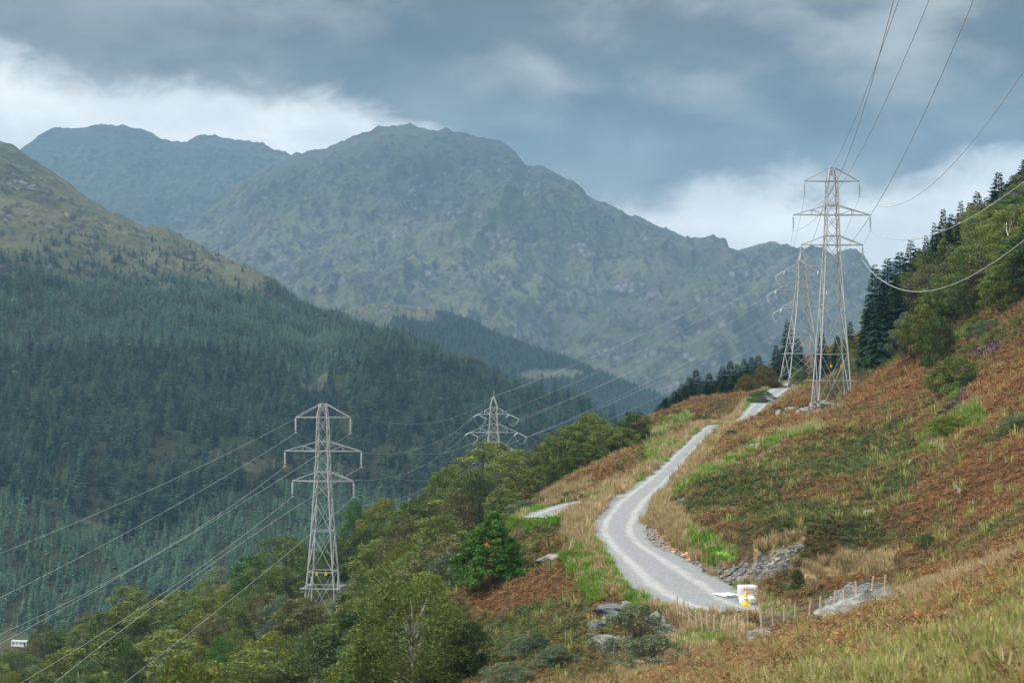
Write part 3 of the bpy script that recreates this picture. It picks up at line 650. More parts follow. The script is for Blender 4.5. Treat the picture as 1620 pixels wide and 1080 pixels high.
# do not pick those that sit behind the near wood
near_line = icurve([(0,1000),(160,930),(330,900),(440,850),(560,790),(620,775),(700,715),(800,690),(900,655),(1000,640)])
size *= v < near_line(u)-6
order = np.argsort(-size); IND = MAT[order[:236]]; REST = MAT[order[236:]]
def put_scatter(name, A, protos):
    n = len(A); s = A[:, 3]/10; return scatter(name, A[:, :3], np.c_[A[:, 4]*rng.uniform(.9, 1.1, n), A[:, 4]*rng.uniform(.9, 1.1, n), s], rng.uniform(0, 6.28, n), protos, rng.integers(0, len(protos), n))
put_scatter('spruce_forest', REST, SPR_F); put_scatter('young_spruce_forest', YNG, SPR_Y)
for i, a in enumerate(IND):
    o = link('spruce_tree', SPR_F[i % 4], None, a[:3]); o.scale = (a[4], a[4], a[3]/10); o.rotation_euler = (0, 0, random.uniform(0, 6.28))
    tag(o, 'tall mature spruce standing among its like in the dark plantation across the valley', 'spruce', 'mature spruces of the plantation across the valley')

def clear_fn(U, v, x, D):
    nz2 = fbm(x/25+4, D/25, 3)
    return (np.hypot((U-492)/26, (v-590)/30) < 1+.4*nz2) | (np.hypot((U-420)/60, (v-735)/16) < .8+.5*nz2) | (np.hypot((U-160)/30, (v-822)/10) < 1) | (np.hypot((U-30)/60, (v-1015)/25) < 1)
paint_forest('forest_hill', lambda U, v, x, D: np.where(np.hypot((U-492)/26, (v-590)/32) < 1, .05, 1-clear_fn(U, v, x, D)*.6))
paint_forest('left_hill', lambda U, v, x, D: sstep(10, 90, v-treeline(U)+70*sstep(400, 470, U)+50*fbm(x/55, D/75, 4)))
paint_forest('spur_hill', lambda U, v, x, D: 1.0-(((U < 690) & (v < crest3(U)+26-abs(U-600)*.1)) | ((U < 620) & (v < 545)) | (np.hypot((U-880)/60, (v-592)/9) < 1)))

# ------------------------------------------------------------------ trees of the near hillside
def swap_mat(o, m):
    for s in o.material_slots: s.link = 'OBJECT'; s.material = m
Hs = []; RAD = {}
for k_, (cm_, _) in BL.items():
    a_ = np.empty(len(cm_.vertices)*3); cm_.vertices.foreach_get('co', a_); a_ = a_.reshape(-1, 3); RAD[k_] = float(np.percentile(np.abs(a_[:, 0]), 97)+np.percentile(np.abs(a_[:, 1]), 97))/2
def bl_tree(name, u, vtop, D, wpx, sp, kindk, label=None, cat='tree', group=None, bark='bark', Hfix=None, sink=.0, rz=None):
    p = ground_at(u, D); ztop = (540-vtop)/F*D; H = Hfix or max(ztop-p.z, 1.0); p.z -= sink
    cm, tm = BL[kindk]; Hs.append((u, D, round(H, 1))); rads = RAD[kindk]
    W = wpx/F*D/2/rads
    e = empty(name, p, random.uniform(0, 6.28) if rz is None else rz); e.scale = (W, W, H/10)
    tag(e, label, cat, group)
    c = link('crown', cm, e); swap_mat(c, M[sp])
    t = link('trunk', tm, e); swap_mat(t, M[bark])
    return e, H
def spruce(u, vtop, D, wpx, label, group=None, k=0):
    p = ground_at(u, D); H = max((540-vtop)/F*D-p.z, 3); W = wpx/F*D/2/1.55
    e = empty('spruce_tree', p, random.uniform(0, 6.28)); e.scale = (W, W, H/10); tag(e, label, 'spruce', group)
    link('crown', SPR_N[k % 3], e); link('trunk', spr_trunk, e); return e, H
# (u, top v, distance, width px, foliage, shape, label)
T_ = [
 (205,922,395,66,'b','birch3',"slender upright birch rising above the lower wood against the spruces",'birchbark'),
 (165,965,385,70,'b','birch1',"pale green birch leaning beside the slender upright one in the lower wood",'birchbark'),
 (250,950,375,100,'b','birch2',"broad spreading birch just right of the slender upright one in the lower wood",'bark'),
 (72,983,520,52,'d','round1',"dark round tree beside the white mobile home",'bark'),
 (108,985,510,62,'d','round1',"taller dark tree joined to the round one by the white mobile home",'bark'),
 (170,995,300,120,'b','birch2',"flat-topped birch with white forked trunks at the bottom of the lower wood",'birchbark'),
 (262,992,290,120,'b','birch2',"flat-topped birch with several pale stems beside its twin low in the wood",'birchbark'),
 (25,1030,400,110,'d','round2',"low dark tree in the bottom corner below the mobile home",'bark'),
 (20,1058,330,60,'y','round1',"yellow-green bush-like tree cut by the bottom left corner",'bark'),
 (110,1020,360,90,'y','birch1',"light green tree between the dark pair and the flat-topped birches",'bark'),
 (300,1030,190,185,'y','bush2',"rounded tree with yellowing leaves at the bottom edge",'bark'),
 (348,1003,262,66,'g','round1',"small round bright green tree below the grey-leaved one",'bark'),
 (345,893,430,80,'w','round1',"pale silvery tree at the top edge of the lower wood against the spruces",'bark'),
 (398,905,395,95,'r','round2',"brownish broad tree left of the bright green slope tree",'bark'),
 (398,872,365,70,'g','birch3',"bright green narrow tree beside the big dark tree left of the pylon",'bark'),
 (448,843,362,125,'d','round2',"big dark tree immediately left of the tall pale pylon in the wood",'bark'),
 (412,935,320,52,'r','birch3',"narrow brownish birch with a white stem below the bright green tree",'birchbark'),
 (447,938,300,72,'w','round1',"grey-green feathery tree at the foot of the big dark tree",'bark'),
 (378,958,308,60,'b','birch3',"olive birch with a leaning white stem in the middle of the lower wood",'birchbark'),
 (200,1000,255,60,'d','birch1',None,'bark'),
 (428,1008,262,100,'r','round2',"grey-brown bushy tree below the feathery grey-green one",'bark'),
 (405,1025,250,80,'w','round1',"blue-green round tree beside the grey-brown bushy one",'bark'),
 (520,985,262,120,'b','birch1',"olive tree hiding the right foot of the pale pylon in the wood",'bark'),
 (495,1020,235,130,'b','round1',"broad olive tree filling the bottom below the pale pylon",'bark'),
 (556,945,268,70,'y','birch1',"yellow-green tree just right of the foot of the pale pylon",'bark'),
 (655,906,('H',9.2),232,'b','dome1',"big domed birch with bare white branches showing in its face",'birchbark'),
 (600,965,('H',7),140,'d','round1',"dark bushy tree leaning on the big domed birch at its left",'bark'),
 (712,952,('H',6.5),115,'d','birch1',"dark drooping tree at the right side of the big domed birch",'bark'),
 (590,1020,('H',6),150,'b','round1',None,'bark'),
 (728,1030,('H',4.2),100,'d','round1',None,'bark'),
 (680,985,('H',5.5),130,'d','dome1',"dark rounded bush-like tree at the right foot of the big domed birch",'bark'),
 (642,1020,('H',5.5),165,'b','dome1',"low olive tree at the bottom edge below the big domed birch",'bark'),
 (745,980,('H',4.5),66,'d','round1',"small dark tree at the bottom edge beside the willow bushes",'bark'),
 (560,787,385,52,'g','round1',"bright green round treetop right of the pale pylon below its lowest arm",'bark'),
 (573,835,350,66,'d','birch1',"dark birch close behind the right leg of the pale pylon",'birchbark'),
 (607,785,360,86,'y','birch1',"yellow-green tree on the wood edge right of the bright green treetop",'bark'),
 (640,798,352,70,'b','birch1',None,'bark'),
 (600,848,300,110,'b','birch1',"olive birch in front of the dark birch beside the pale pylon",'birchbark'),
 (618,888,282,120,'b','round1',"low olive tree with a thin white stem under the brown dense tree",'birchbark'),
 (680,812,290,175,'r','dome1',"large dense brownish tree left of the cone-shaped bright green one",'bark'),
 (668,780,345,90,'b','birch1',None,'bark'),
 (735,770,320,120,'b','birch2',"spreading olive birch behind the top of the cone-shaped tree",'birchbark'),
 (778,804,('H',6.3),112,'g','cone1',"cone-shaped bright green tree standing alone at the edge of the bracken",'bark'),
 (705,735,345,74,'b','birch1',"tall light olive birch left of the dark twin crowned tree",'bark'),
 (748,738,325,86,'d','birch1',"dark full birch with a pale stem below the small far pylon",'birchbark'),
 (775,695,390,110,'b','birch2',"flat open birch standing in front of the small far pylon",'birchbark'),
 (818,708,340,90,'b','birch1',"olive birch with pale branches right of the small far pylon",'birchbark'),
 (850,735,300,90,'b','birch1',"olive tree left of the side track at the wood edge",'birchbark'),
 (838,790,240,76,'w','round1',"pale grey-green small tree at the near end of the side track",'bark'),
 (560,1045,('H',6),140,'b','dome1',None,'bark'),
 (690,1045,('H',4.5),120,'b','round1',None,'bark'),
 (800,770,290,90,'b','birch1',None,'bark'),
 (868,690,315,70,'b','birch1',"leftmost of the dense group of trees beside the road",'bark'),
 (900,668,300,76,'b','birch1',None,'bark'),
 (890,722,270,66,'d','birch1',None,'bark'),
 (935,650,300,80,'b','birch1',"tallest dome of the dense group of trees beside the road",'bark'),
 (958,668,272,66,'b','birch1',"birch showing white stems in the group beside the road",'birchbark'),
 (985,672,270,56,'b','birch3',"olive birch next to the right end of the group beside the road",'birchbark'),
 (1003,648,285,50,'d','birch3',"narrow dark tree at the right end of the group beside the road",'bark'),
 (925,700,258,70,'d','birch1',None,'bark'),
 (1210,578,465,52,'a','bush1',"amber-tinged round tree left of the angled far pylon",'bark'),
 (1180,592,455,34,'a','bush1',"small olive bush between the spruce row and the amber tree",'bark'),
 (1340,535,385,34,'y','birch1',"light green tree seen between the legs of the tall near pylon",'bark'),
 (1352,552,375,26,'y','bush1',None,'bark'),
]
HS = []; FIX = []
for r_ in T_:
    u0, vt, D0, w0, s0, k0, lb, bk = r_
    if isinstance(D0, tuple):
        Ds_ = np.arange(135, 330, 1.0); xs_ = (u0-810)/F*Ds_; e_ = (540-vt)/F*Ds_-h_near(xs_, Ds_)-D0[1]; D0 = float(Ds_[np.argmin(np.abs(e_)+.004*Ds_)])
    FIX.append((u0, D0))
    _, H = bl_tree('birch_tree' if bk == 'birchbark' else 'broadleaf_tree', u0, vt, D0, w0, s0, k0, lb or 'olive green tree filling a gap in the wood on the slope below the road', 'tree', None if lb else 'trees filling the wood below the road', bk)
    HS.append((u0, vt, D0, round(H, 1)))
print('TREE HEIGHTS', HS)
# bushes
for u0, vt, D0, w0, s0, k0, lb in [
 (850,1000,133,46,'w','bush1',"round grey-green willow bush, larger upper one of the pair in the bracken"),
 (833,1003,134,60,'w','bush1',"round grey-green willow bush left of the pair in the bracken"),
 (882,1020,128,66,'w','bush1',"low blue-green willow bush right of the pair in the bracken"),
 (805,1045,124,80,'w','bush2',"wide pale willow bush at the bottom edge beside the big birch"),
 (1008,952,122,104,'w','open1',"open grey willow on the bank below the road bend"),
 (1035,1002,112,95,'w','open1',"dusky willow bush in front of the open grey willow"),
 (905,791,198,34,'d','bush2',"dark low gorse bush between the side track and the pale grass"),
 (1156,688,262,30,'d','bush1',"small dark juniper bush alone in the bracken above the road"),
 (1484,500,268,66,'d','bush1',"dark round bush at the corner of the slope wood"),
 (1432,492,300,50,'w','birch1',"grey-green willow at the lower corner of the slope wood"),
 (1460,478,295,60,'y','birch1',"yellow-green bush behind the dark round bush"),
 (1510,564,232,80,'b','bush1',"thick dark green bush with shade beneath it in the middle of the bracken slope"),
 (1565,505,262,64,'w','bush2',"grey-green scrub along the purple heather ledge"),
 (1510,655,198,100,'y','bush2',"low pale green bush on the ledge below the thick dark bush"),
 (1545,500,275,46,'y','bush1',"yellowish bush at the edge of the slope wood above the heather"),
 (1612,665,165,66,'w','bush2',"grey-green low bush cut by the right edge of the photo"),
 (1465,905,139,30,'d','bush2',"small green bush above the gravel heap"),
 (1262,900,143,24,'d','bush2',"tiny dark bush in the grass bank left of the gravel heap"),
 (1262,580,470,26,'b','bush2',"low dark scrub at the foot of the angled far pylon"),
 (1205,616,410,44,'d','bush2',"dark heathery bush along the far stretch of road")]:
    bl_tree('willow_bush' if s0 == 'w' else 'bush', u0, vt, D0, w0, s0, k0, lb, 'bush')
# filling trees of the valley-side wood
taken = [((a-810)/F*b_, b_) for a, b_ in FIX]; wood_pts = []; tries = 0
topline = icurve([(-200,1010),(0,1030),(60,1000),(140,965),(180,950),(330,912),(400,900),(440,868),(540,815),(620,800),(700,760),(780,728),(860,712),(1000,690)])
while len(wood_pts) < 95 and tries < 9000:
    tries += 1; D0 = random.uniform(190, 520); u0 = random.uniform(-60, 880); x0 = (u0-810)/F*D0
    if x0 > -6-0.0*(D0-200)+.03*max(0, D0-260) and u0 > 640: continue
    if D0 > 430 and u0 > 500: continue
    z0 = gz(x0, D0); vb = 540-F*z0/D0
    if vb > 1230 or u0 > 760 and vb > 850: continue
    H = random.uniform(7.5, 11.5); vt = vb-H*F/D0; 
    if vt < topline(u0): vt = topline(u0)+random.uniform(0, 14)
    H = (vb-vt)*D0/F
    if H < 4.5 or vt > 1110: continue
    if abs(u0-512) < 34 and D0 < 325 and vt < 965: continue
    if abs(u0-776) < 60 and D0 < 260: continue
    if any(math.hypot(x0-a, D0-b_) < 5.2 for a, b_ in taken): continue
    taken.append((x0, D0)); wood_pts.append((u0, vt, D0, H))
for (u0, vt, D0, H) in wood_pts:
    wd = H*random.uniform(.62, .95)/D0*F; s0 = random.choices('bdryw', (9, 5, 3, 2, 1))[0]; bk = random.choice(['bark', 'birchbark'])
    bl_tree('birch_tree' if bk == 'birchbark' else 'broadleaf_tree', u0, vt, D0, wd, s0, random.choice(['birch1', 'birch2', 'birch3', 'round1', 'round2']), 'olive green tree filling a gap in the wood on the slope below the road', 'tree', 'trees filling the wood below the road', bk)
# wood on the right-hand slope
n_sw = 0; tries = 0; pts_r = []
edge_r = icurve([(1380,545),(1440,525),(1480,515),(1540,512),(1580,505),(1620,480),(1700,440),(1800,400)])
top_r = icurve([(1380,430),(1440,392),(1480,352),(1520,325),(1560,300),(1600,275),(1640,252),(1760,190)])
while n_sw < 115 and tries < 8000:
    tries += 1; u0 = random.uniform(1425, 1740); D0 = random.uniform(262, 400); x0 = (u0-810)/F*D0; z0 = gz(x0, D0); vb = 540-F*z0/D0
    if vb > edge_r(u0)+4: continue
    H = random.uniform(7, 10.5); vt = vb-H*F/D0
    if vt < top_r(u0): vt = top_r(u0)+random.uniform(0, 12); H = (vb-vt)*D0/F
    if H < 4.5: continue
    if any(math.hypot(x0-a, D0-b_) < 4.3 for a, b_ in pts_r): continue
    pts_r.append((x0, D0)); n_sw += 1; s0 = random.choices('dbrwy', (9, 6, 3, 1, 1))[0]
    bl_tree('broadleaf_tree', u0, vt, D0, H*random.uniform(.75, 1.1)/D0*F, s0, random.choice(['birch1', 'round1', 'round2', 'birch3']), 'dark leafy tree packed into the wood on the steep slope above the bracken', 'tree', 'trees of the steep slope wood', 'bark')
# spruces: row beyond the road crest, stand behind the near pylon, skyline of the slope wood
SPc = [(1045,640,455,26),(1056,628,470,30),(1068,618,462,30),(1078,606,480,32),(1090,596,470,34),(1101,583,485,32),(1112,600,465,28),(1122,590,480,30),(1133,602,470,28),(1143,578,490,34),(1155,570,500,34),(1166,575,490,30),(1177,566,505,32),(1189,565,510,32),(1200,562,500,30),(1146,600,460,26),(1128,612,455,26),(1096,616,450,28),(1072,634,440,26),(1052,652,430,24),(1120,605,455,26),(1160,592,462,26),(1085,622,448,26)]
for i, (u0, vt, D0, w0) in enumerate(SPc):
    lb = {0: "leftmost spruce of the row beyond the road crest", 5: "tallest spruce in the row beyond the road crest"}.get(i, "dark spruce in the row beyond the road crest")
    spruce(u0, vt, D0, w0, lb, None if i in (0, 5) else 'spruces in the row beyond the road crest', i)
for i, (u0, vt, D0, w0, lb) in enumerate([(1246,505,520,36,"dark spruce directly behind the angled far pylon"),(1228,545,515,30,"shorter spruce left of the angled far pylon"),(1262,535,525,30,"spruce seen through the angled far pylon"),(1300,522,450,30,"spruce seen between the two right-hand pylons"),(1345,508,430,30,"spruce just right of the near pylon's legs"),(1325,530,440,30,"spruce behind the near pylon's legs"),
   (1384,418,352,52,"tall dark spruce at the left end of the stand right of the near pylon"),(1404,408,358,52,"second tall dark spruce of the stand right of the near pylon"),(1424,398,366,54,"third tall dark spruce of the stand right of the near pylon"),(1441,380,372,54,"tallest dark spruce of the stand, against the slope wood"),(1396,440,345,46,"shorter dark spruce in front of the stand right of the near pylon"),(1418,436,350,48,"broad dark spruce low in the stand right of the near pylon"),(1372,470,350,36,"small spruce at the foot of the stand right of the near pylon"),(1452,392,378,50,"dark spruce where the stand meets the slope wood")]):
    spruce(u0, vt, D0, w0, lb, None, i)
for i, (u0, vt, D0, w0) in enumerate([(1478,352,372,34),(1492,330,376,34),(1505,338,366,36),(1520,318,380,40),(1534,320,372,36),(1546,302,380,40),(1560,312,376,38),(1580,272,378,48),(1596,286,370,42),(1607,282,365,40),(1622,252,372,54),(1640,240,378,54),(1465,372,374,32),(1514,350,350,30),(1568,330,350,34),(1600,320,345,34),(1660,235,380,60),(1690,215,380,60),(1486,360,378,34),(1500,350,370,30),(1528,335,372,34),(1553,322,378,36),(1573,300,380,40),(1590,300,376,36),(1614,275,376,44),(1632,262,380,44)]):
    spruce(u0, vt, D0, w0, 'spruce tip standing on the skyline of the steep slope wood', 'skyline spruces of the slope wood', i)

# bare dead trees
def dead_tree(u0, vt, D0, label, seed, spread=.5, mat='deadwood', H=None, p=None, scale_r=1.0):
    rr = random.Random(seed); p = p or ground_at(u0, D0); H = H or (540-vt)/F*D0-p.z; b = MB()
    def grow(a, d, L, r, dep):
        pts = [a]; 
        for i in range(3):
            d = (d+Vector((rr.uniform(-.25, .25), rr.uniform(-.25, .25), rr.uniform(-.05, .2)))).normalized(); pts.append(pts[-1]+d*L/3)
        b.tube(pts, [r, r*.8, r*.6, r*.4], 5, dep > 0)
        if dep > 0:
            for k in range(rr.randint(2, 3)):
                grow(pts[rr.randint(1, 3)], (d+Vector((rr.uniform(-1, 1), rr.uniform(-1, 1), rr.uniform(-.1, .5)))*spread*1.6).normalized(), L*rr.uniform(.5, .75), r*.5, dep-1)
    grow(Vector((0, 0, -.3)), Vector((rr.uniform(-.2, .2), 0, 1)).normalized(), H*.5, .09*scale_r*max(1, H/5), 3)
    return tag(b.build('dead_tree', M[mat], None, p, True), label, 'dead tree')
dead_tree(1150, 815, 163, "small bleached dead tree in the bracken beside the grey bank", 5, .7)
dead_tree(1568, 372, 300, "bleached dead tree with raised branches on the steep slope wood", 8, .6, H=10, scale_r=1.2)
dead_tree(1600, 340, 300, "forked white dead tree highest on the steep slope wood", 12, .6, H=12, scale_r=1.2)
dead_tree(1520, 835, 150, "thin fallen dead branch in the bracken at the right", 21, .8, H=1.6)
q = ground_at(668, 221); dead_tree(668, 950, 221, "bare white branches standing in the face of the big domed birch", 31, .5, H=8.0)
dead_tree(545, 925, 390, "grey dead tree at the top edge of the lower wood", 33, .5) if False else None

# ------------------------------------------------------------------ pylons
def body_w(prof, h):
    a = np.array(prof); return float(np.interp(h, a[:, 0], a[:, 1]))
def lattice(b, prof, levels, tl=.19, tb=.085, cross=True, faces=4):
    """square lattice mast: four leg bars and crossed bracing on every face"""
    cs = [(-1, -1), (1, -1), (1, 1), (-1, 1)]
    for h0, h1 in zip(levels[:-1], levels[1:]):
        w0, w1 = body_w(prof, h0), body_w(prof, h1)
        for i in range(4):
            a, c = cs[i], cs[(i+1) % 4]
            b.bar((a[0]*w0, a[1]*w0, h0), (a[0]*w1, a[1]*w1, h1), tl if h0 < 24 else tl*.8)
            b.bar((a[0]*w0, a[1]*w0, h0), (c[0]*w1, c[1]*w1, h1), tb)
            b.bar((c[0]*w0, c[1]*w0, h0), (a[0]*w1, a[1]*w1, h1), tb)
def crossarm(h, half, rise, wb, wt, strut=False, t=.15, tb=.09):
    """pair of arms as one truss: bottom chords out to the tips, top chords falling to the tips"""
    b = MB()
    for s in (-1, 1):
        for y in (-1, 1):
            b.bar((s*wb, y*wb, h), (s*half, 0, h), t); b.bar((s*wt, y*wt, h+rise), (s*half, 0, h), t*.85)
        if strut:
            f = .45; X = s*(wb+(half-wb)*f); zt = h+rise*(1-f)
            for y in (-1, 1):
                b.bar((X, y*wb*(1-f), h), (X, y*wt*(1-f), zt), tb); b.bar((X, y*wt*(1-f), zt), (s*wb, y*wb, h), tb)
        for k in range(1, 4):
            f = k/4; y0 = wb*(1-f); X = s*(wb+(half-wb)*f); b.bar((X, -y0, h), (X, y0, h), tb*.8)
    for y in (-1, 1): b.bar((-wb, y*wb, h), (wb, y*wb, h), t); b.bar((-wt, y*wt, h+rise), (wt, y*wt, h+rise), t*.8)
    return b
def insulator_mb(a, d, L, discs=11, r=.20):
    """cap-and-pin string from a along unit vector d"""
    b = MB(); a = Vector(a); d = Vector(d).normalized(); q = d.to_track_quat('Z', 'Y').to_matrix(); n = 8
    b.bar(a, a+d*.35, .07)
    prof = [(.03, .3)]
    for i in range(discs):
        z = .35+(L-.65)*i/discs; st = (L-.65)/discs; prof += [(.05, z), (r, z+st*.35), (r*.95, z+st*.55), (.05, z+st*.8)]
    prof += [(.03, L-.25)]
    base = len(b.v)
    for rr, z in prof:
        for k in range(n):
            an = 2*math.pi*k/n; b.v.append(tuple(a+q @ Vector((rr*math.cos(an), rr*math.sin(an), z))))
    for i in range(len(prof)-1):
        for k in range(n): k2 = (k+1) % n; b.f.append((base+i*n+k, base+i*n+k2, base+(i+1)*n+k2, base+(i+1)*n+k))
    b.bar(a+d*(L-.3), a+d*L, .07); b.box(a+d*L, (.5, .12, .10)); return b
def pylon(kind, u, D, vtop, vbase, yaw, label, ext=0.0, insdir=None):
    base = Vector(((u-810)/F*D, D, (540-vbase)/F*D)); H = (vbase-vtop)/F*D
    e = empty('electricity_pylon', base, yaw); tag(e, label, 'pylon'); att = {}
    if kind == 'susp':                                   # measured down from the peak, metres
        chord = [(2.25, 4.55), (7.75, 6.35), (12.65, 5.1)]; prof = [(0, 2.75+ext*.04), (H-23.5, 1.75+.0), (H-12.65, 1.12), (H-7.75, .95), (H-2.25, .82), (H, .45)]
        rises = (2.2, 1.55, 1.5)
    else:
        chord = [(5.3, 4.1), (9.9, 6.2), (14.2, 4.9)]; prof = [(0, 4.0), (H-14.2, 1.55), (H-9.9, 1.15), (H-5.3, .85), (H-3.2, .85), (H-.8, .12), (H, .05)]
        rises = (1.7, 2.2, 2.0)
    low = H-chord[2][0]
    lv = [0]; hh = 0; st = low*.36
    while hh+st*.8 < low-1: hh += st; lv.append(hh); st *= .80
    lv.append(low); top = H if kind == 'susp' else H-.8
    for c0, c1 in ((low, H-chord[1][0]), (H-chord[1][0], H-chord[0][0]), (H-chord[0][0], top)):
        k = max(1, round((c1-c0)/2.4)); lv += [c0+(c1-c0)*(i+1)/k for i in range(k)]
    b = MB(); lattice(b, prof, lv)
    for hb in (lv[1], lv[2], low):                        # horizontal rings
        w_ = body_w(prof, hb)
        for a, c in (((-1,-1),(1,-1)),((1,-1),(1,1)),((1,1),(-1,1)),((-1,1),(-1,-1))): b.bar((a[0]*w_, a[1]*w_, hb), (c[0]*w_, c[1]*w_, hb), .12)
    # redundant members in the lowest panels
    for i in (0, 1):
        h0, h1 = lv[i], lv[i+1]; w0, w1 = body_w(prof, h0), body_w(prof, h1); hm = (h0+h1)/2; wm = (w0+w1)/2
        for sx in (-1, 1):
            for sy in (-1, 1):
                b.bar((sx*wm, sy*wm, hm), (sx*wm*.5, sy*wm, (h0*.75+h1*.25) if i == 0 else hm), .07); b.bar((sx*wm, sy*wm, hm), (sx*wm, sy*wm*.5, (h0*.75+h1*.25) if i == 0 else hm), .07)
    if kind != 'susp': b.bar((0, 0, H-.9), (0, 0, H+.6), .10)
    b.build('mast', M['steel'], e)
    fb = MB()
    for sx in (-1, 1):
        for sy in (-1, 1): w0 = body_w(prof, 0); fb.lathe([(.45, -2.2), (.45, .12), (.3, .3)], (sx*w0, sy*w0, 0), 10)
    fb.build('footings', M['stone'], e)
    # anti-climbing guard
    g = MB(); hg = 5.7; wg = body_w(prof, hg)
    for s in (-1, 1):
        for o_ in (.25, .5, .75): g.bar((-wg-1.0, s*(wg+o_), hg), (wg+1.0, s*(wg+o_), hg), .06); g.bar((s*(wg+o_), -wg-1.0, hg), (s*(wg+o_), wg+1.0, hg), .06)
        for s2 in (-1, 1): g.bar((s*wg, s2*wg, hg), (s*(wg+.95), s2*(wg+.95), hg+.02), .08)
    g.build('climbing_guard', M['steel'], e)
    for sx, sc_ in ((-.28, 1), (.45, 1.15)):
        p = MB(); hs = 8.4; ws = body_w(prof, hs); p.box((sx*ws, -ws-.10, hs-.35), (.36*sc_, .04, .45*sc_)); p.bar((sx*ws, -ws-.05, hs-.05), (sx*ws, -ws-.05, hs+.25), .05)
        p.build('warning_sign', M['yellow'], e)
    for i, ((dn, half), rise) in enumerate(zip(chord, rises)):
        h = H-dn; wb, wt = body_w(prof, h), body_w(prof, min(h+rise, top))
        arm = crossarm(h, half, rise, wb, wt, strut=(i == 1 or kind != 'susp')).build('crossarm', M['steel'], e)
        for s in (-1, 1):
            if kind == 'susp':
                insulator_mb((s*half, 0, h), (0, 0, -1), 2.55).build('insulator', M['glass'], arm); att[(i, s)] = Vector((s*half, 0, h-2.6))
            else:
                for j, (dx, dy, dz) in enumerate(insdir):
                    dv = Vector((dx, dy, dz)).normalized(); dl = (Matrix.Rotation(-yaw, 3, 'Z') @ dv)
                    insulator_mb((s*half, 0, h-.1), dl, 2.6, 10, .16).build('insulator', M['glass'], arm); att[(i, s, j)] = Vector((s*half, 0, h-.1))+dl*2.6
                a0, a1 = att[(i, s, 0)], att[(i, s, 1)]; jb = MB()
                pts = [a0.lerp(a1, t)+Vector((0, 0, -2.3*4*t*(1-t)*.9)) for t in [k/10 for k in range(11)]]; jb.tube(pts, .05, 5); jb.build('jumper_wire', M['wire'], arm)
    att['top'] = Vector((0, 0, H+(0.0 if kind == 'susp' else -.8)))
    Mw = Matrix.Translation(base) @ Matrix.Rotation(yaw, 4, 'Z'); return e, {k: Mw @ v_ for k, v_ in att.items()}
_, LT = pylon('susp', 511, 325, 638, 983, R(-7), "pale steel pylon with three pairs of arms rising out of the wood below the road")
_, RT = pylon('susp', 1316, 325, 265, 657, R(3), "tallest pylon, standing in the bracken above the road against the sky", ext=3)
dirA = (Vector((-31, 325, -10))-Vector((-5, 505, -20))).normalized(); dirB = (Vector((70, 470, 10))-Vector((-5, 505, -20))).normalized()
_, MT = pylon('tens', 781, 505, 622, 842, R(-6), "small far pylon with a pointed top half hidden behind the birches", insdir=[tuple(dirA+Vector((-.25, 0, -.25))), (.75, -.25, -.35)])
_, ET = pylon('tens', 1268, 470, 392, 598, R(8), "angled far pylon with pointed top standing behind the tallest one", insdir=[(-.85, .2, -.55), (-.2, -.9, -.35)])
ET_c = Vector(((1268-810)/F*470, 470, 0))

# ------------------------------------------------------------------ overhead wires
def wire(pts, label, r=.032):
    b = MB(); b.tube(pts, r, 5); return tag(b.build('overhead_wire', M['wire'], None, None, True), label, 'wire')
def span(a, b_, sag, label, r=.032, n=40, t1=1.0):
    pts = []
    for k in range(n+1):
        t = t1*k/n; p = a.lerp(b_, t); p.z -= 4*sag*t*(1-t); pts.append(p)
    return wire(pts, label, r)
def span3(a, m_, e_, label, yend, r=.032, n=60, pre=None):
    """level-plan wire from a through photo points m_ and e_, carried on to distance yend"""
    d = Vector((e_.x-a.x, e_.y-a.y)); L = d.length; t_ = (a.y-yend)/(a.y-e_.y) if abs(a.y-e_.y) > 1 else 1.3
    # point on the same vertical plane seen at pixel m_
    um, vm = m_; q = (um-810)/F; s = (q*a.y-a.x)/((e_.x-a.x)-q*(e_.y-a.y)); ym = a.y+(e_.y-a.y)*s; zm = (540-vm)/F*ym
    # z = a.z + B s + C s^2
    A_ = np.array([[s, s*s], [1, 1]]); B, C_ = np.linalg.solve(A_, [zm-a.z, e_.z-a.z])
    pts = (pre or [])
    pts = pts+[Vector((a.x+(e_.x-a.x)*k, a.y+(e_.y-a.y)*k, a.z+B*k+C_*k*k)) for k in [t_*i/n for i in range(n+1)]]
    return wire(pts, label, r)
nm = {0: 'upper', 1: 'middle', 2: 'lower'}; sd_ = {-1: 'left', 1: 'right'}
EL = {'top': ((250, 769), P(0, 875, 232)), (0, -1): ((240, 820), P(0, 945, 232)), (1, -1): ((230, 886), P(0, 1003, 232)), (0, 1): ((280, 858), P(0, 1018, 236)),
      (2, -1): ((240, 950), P(32, 1080, 240)), (1, 1): ((330, 895), P(85, 1080, 236)), (2, 1): ((350, 960), P(196, 1080, 240))}
for k, (m_, e_) in EL.items():
    lb = "earth wire from the tip of the pylon in the wood down to the left" if k == 'top' else f"wire from the wood pylon's {nm[k[0]]} {sd_[k[1]]} arm down to the photo's left edge"
    span3(LT[k], m_, e_, lb, 200, .022)
for k in [(i, s) for i in range(3) for s in (-1, 1)]:
    span(LT[k], MT[(*k, 0)], 6.0, f"sagging wire between {nm[k[0]]} {sd_[k[1]]} arms of the small far pylon and wood pylon", .017)
    span(MT[(*k, 1)], ET[(*k, 0)], 2.0, f"straight wire from the small far pylon's {nm[k[0]]} {sd_[k[1]]} arm up to the angled pylon", .021)
span(LT['top'], MT['top'], 5.0, "sagging earth wire between the tips of the small far pylon and the wood pylon", .017)
span(MT['top'], ET['top'], 2.0, "earth wire strung between the small far pylon and the angled pylon", .03)
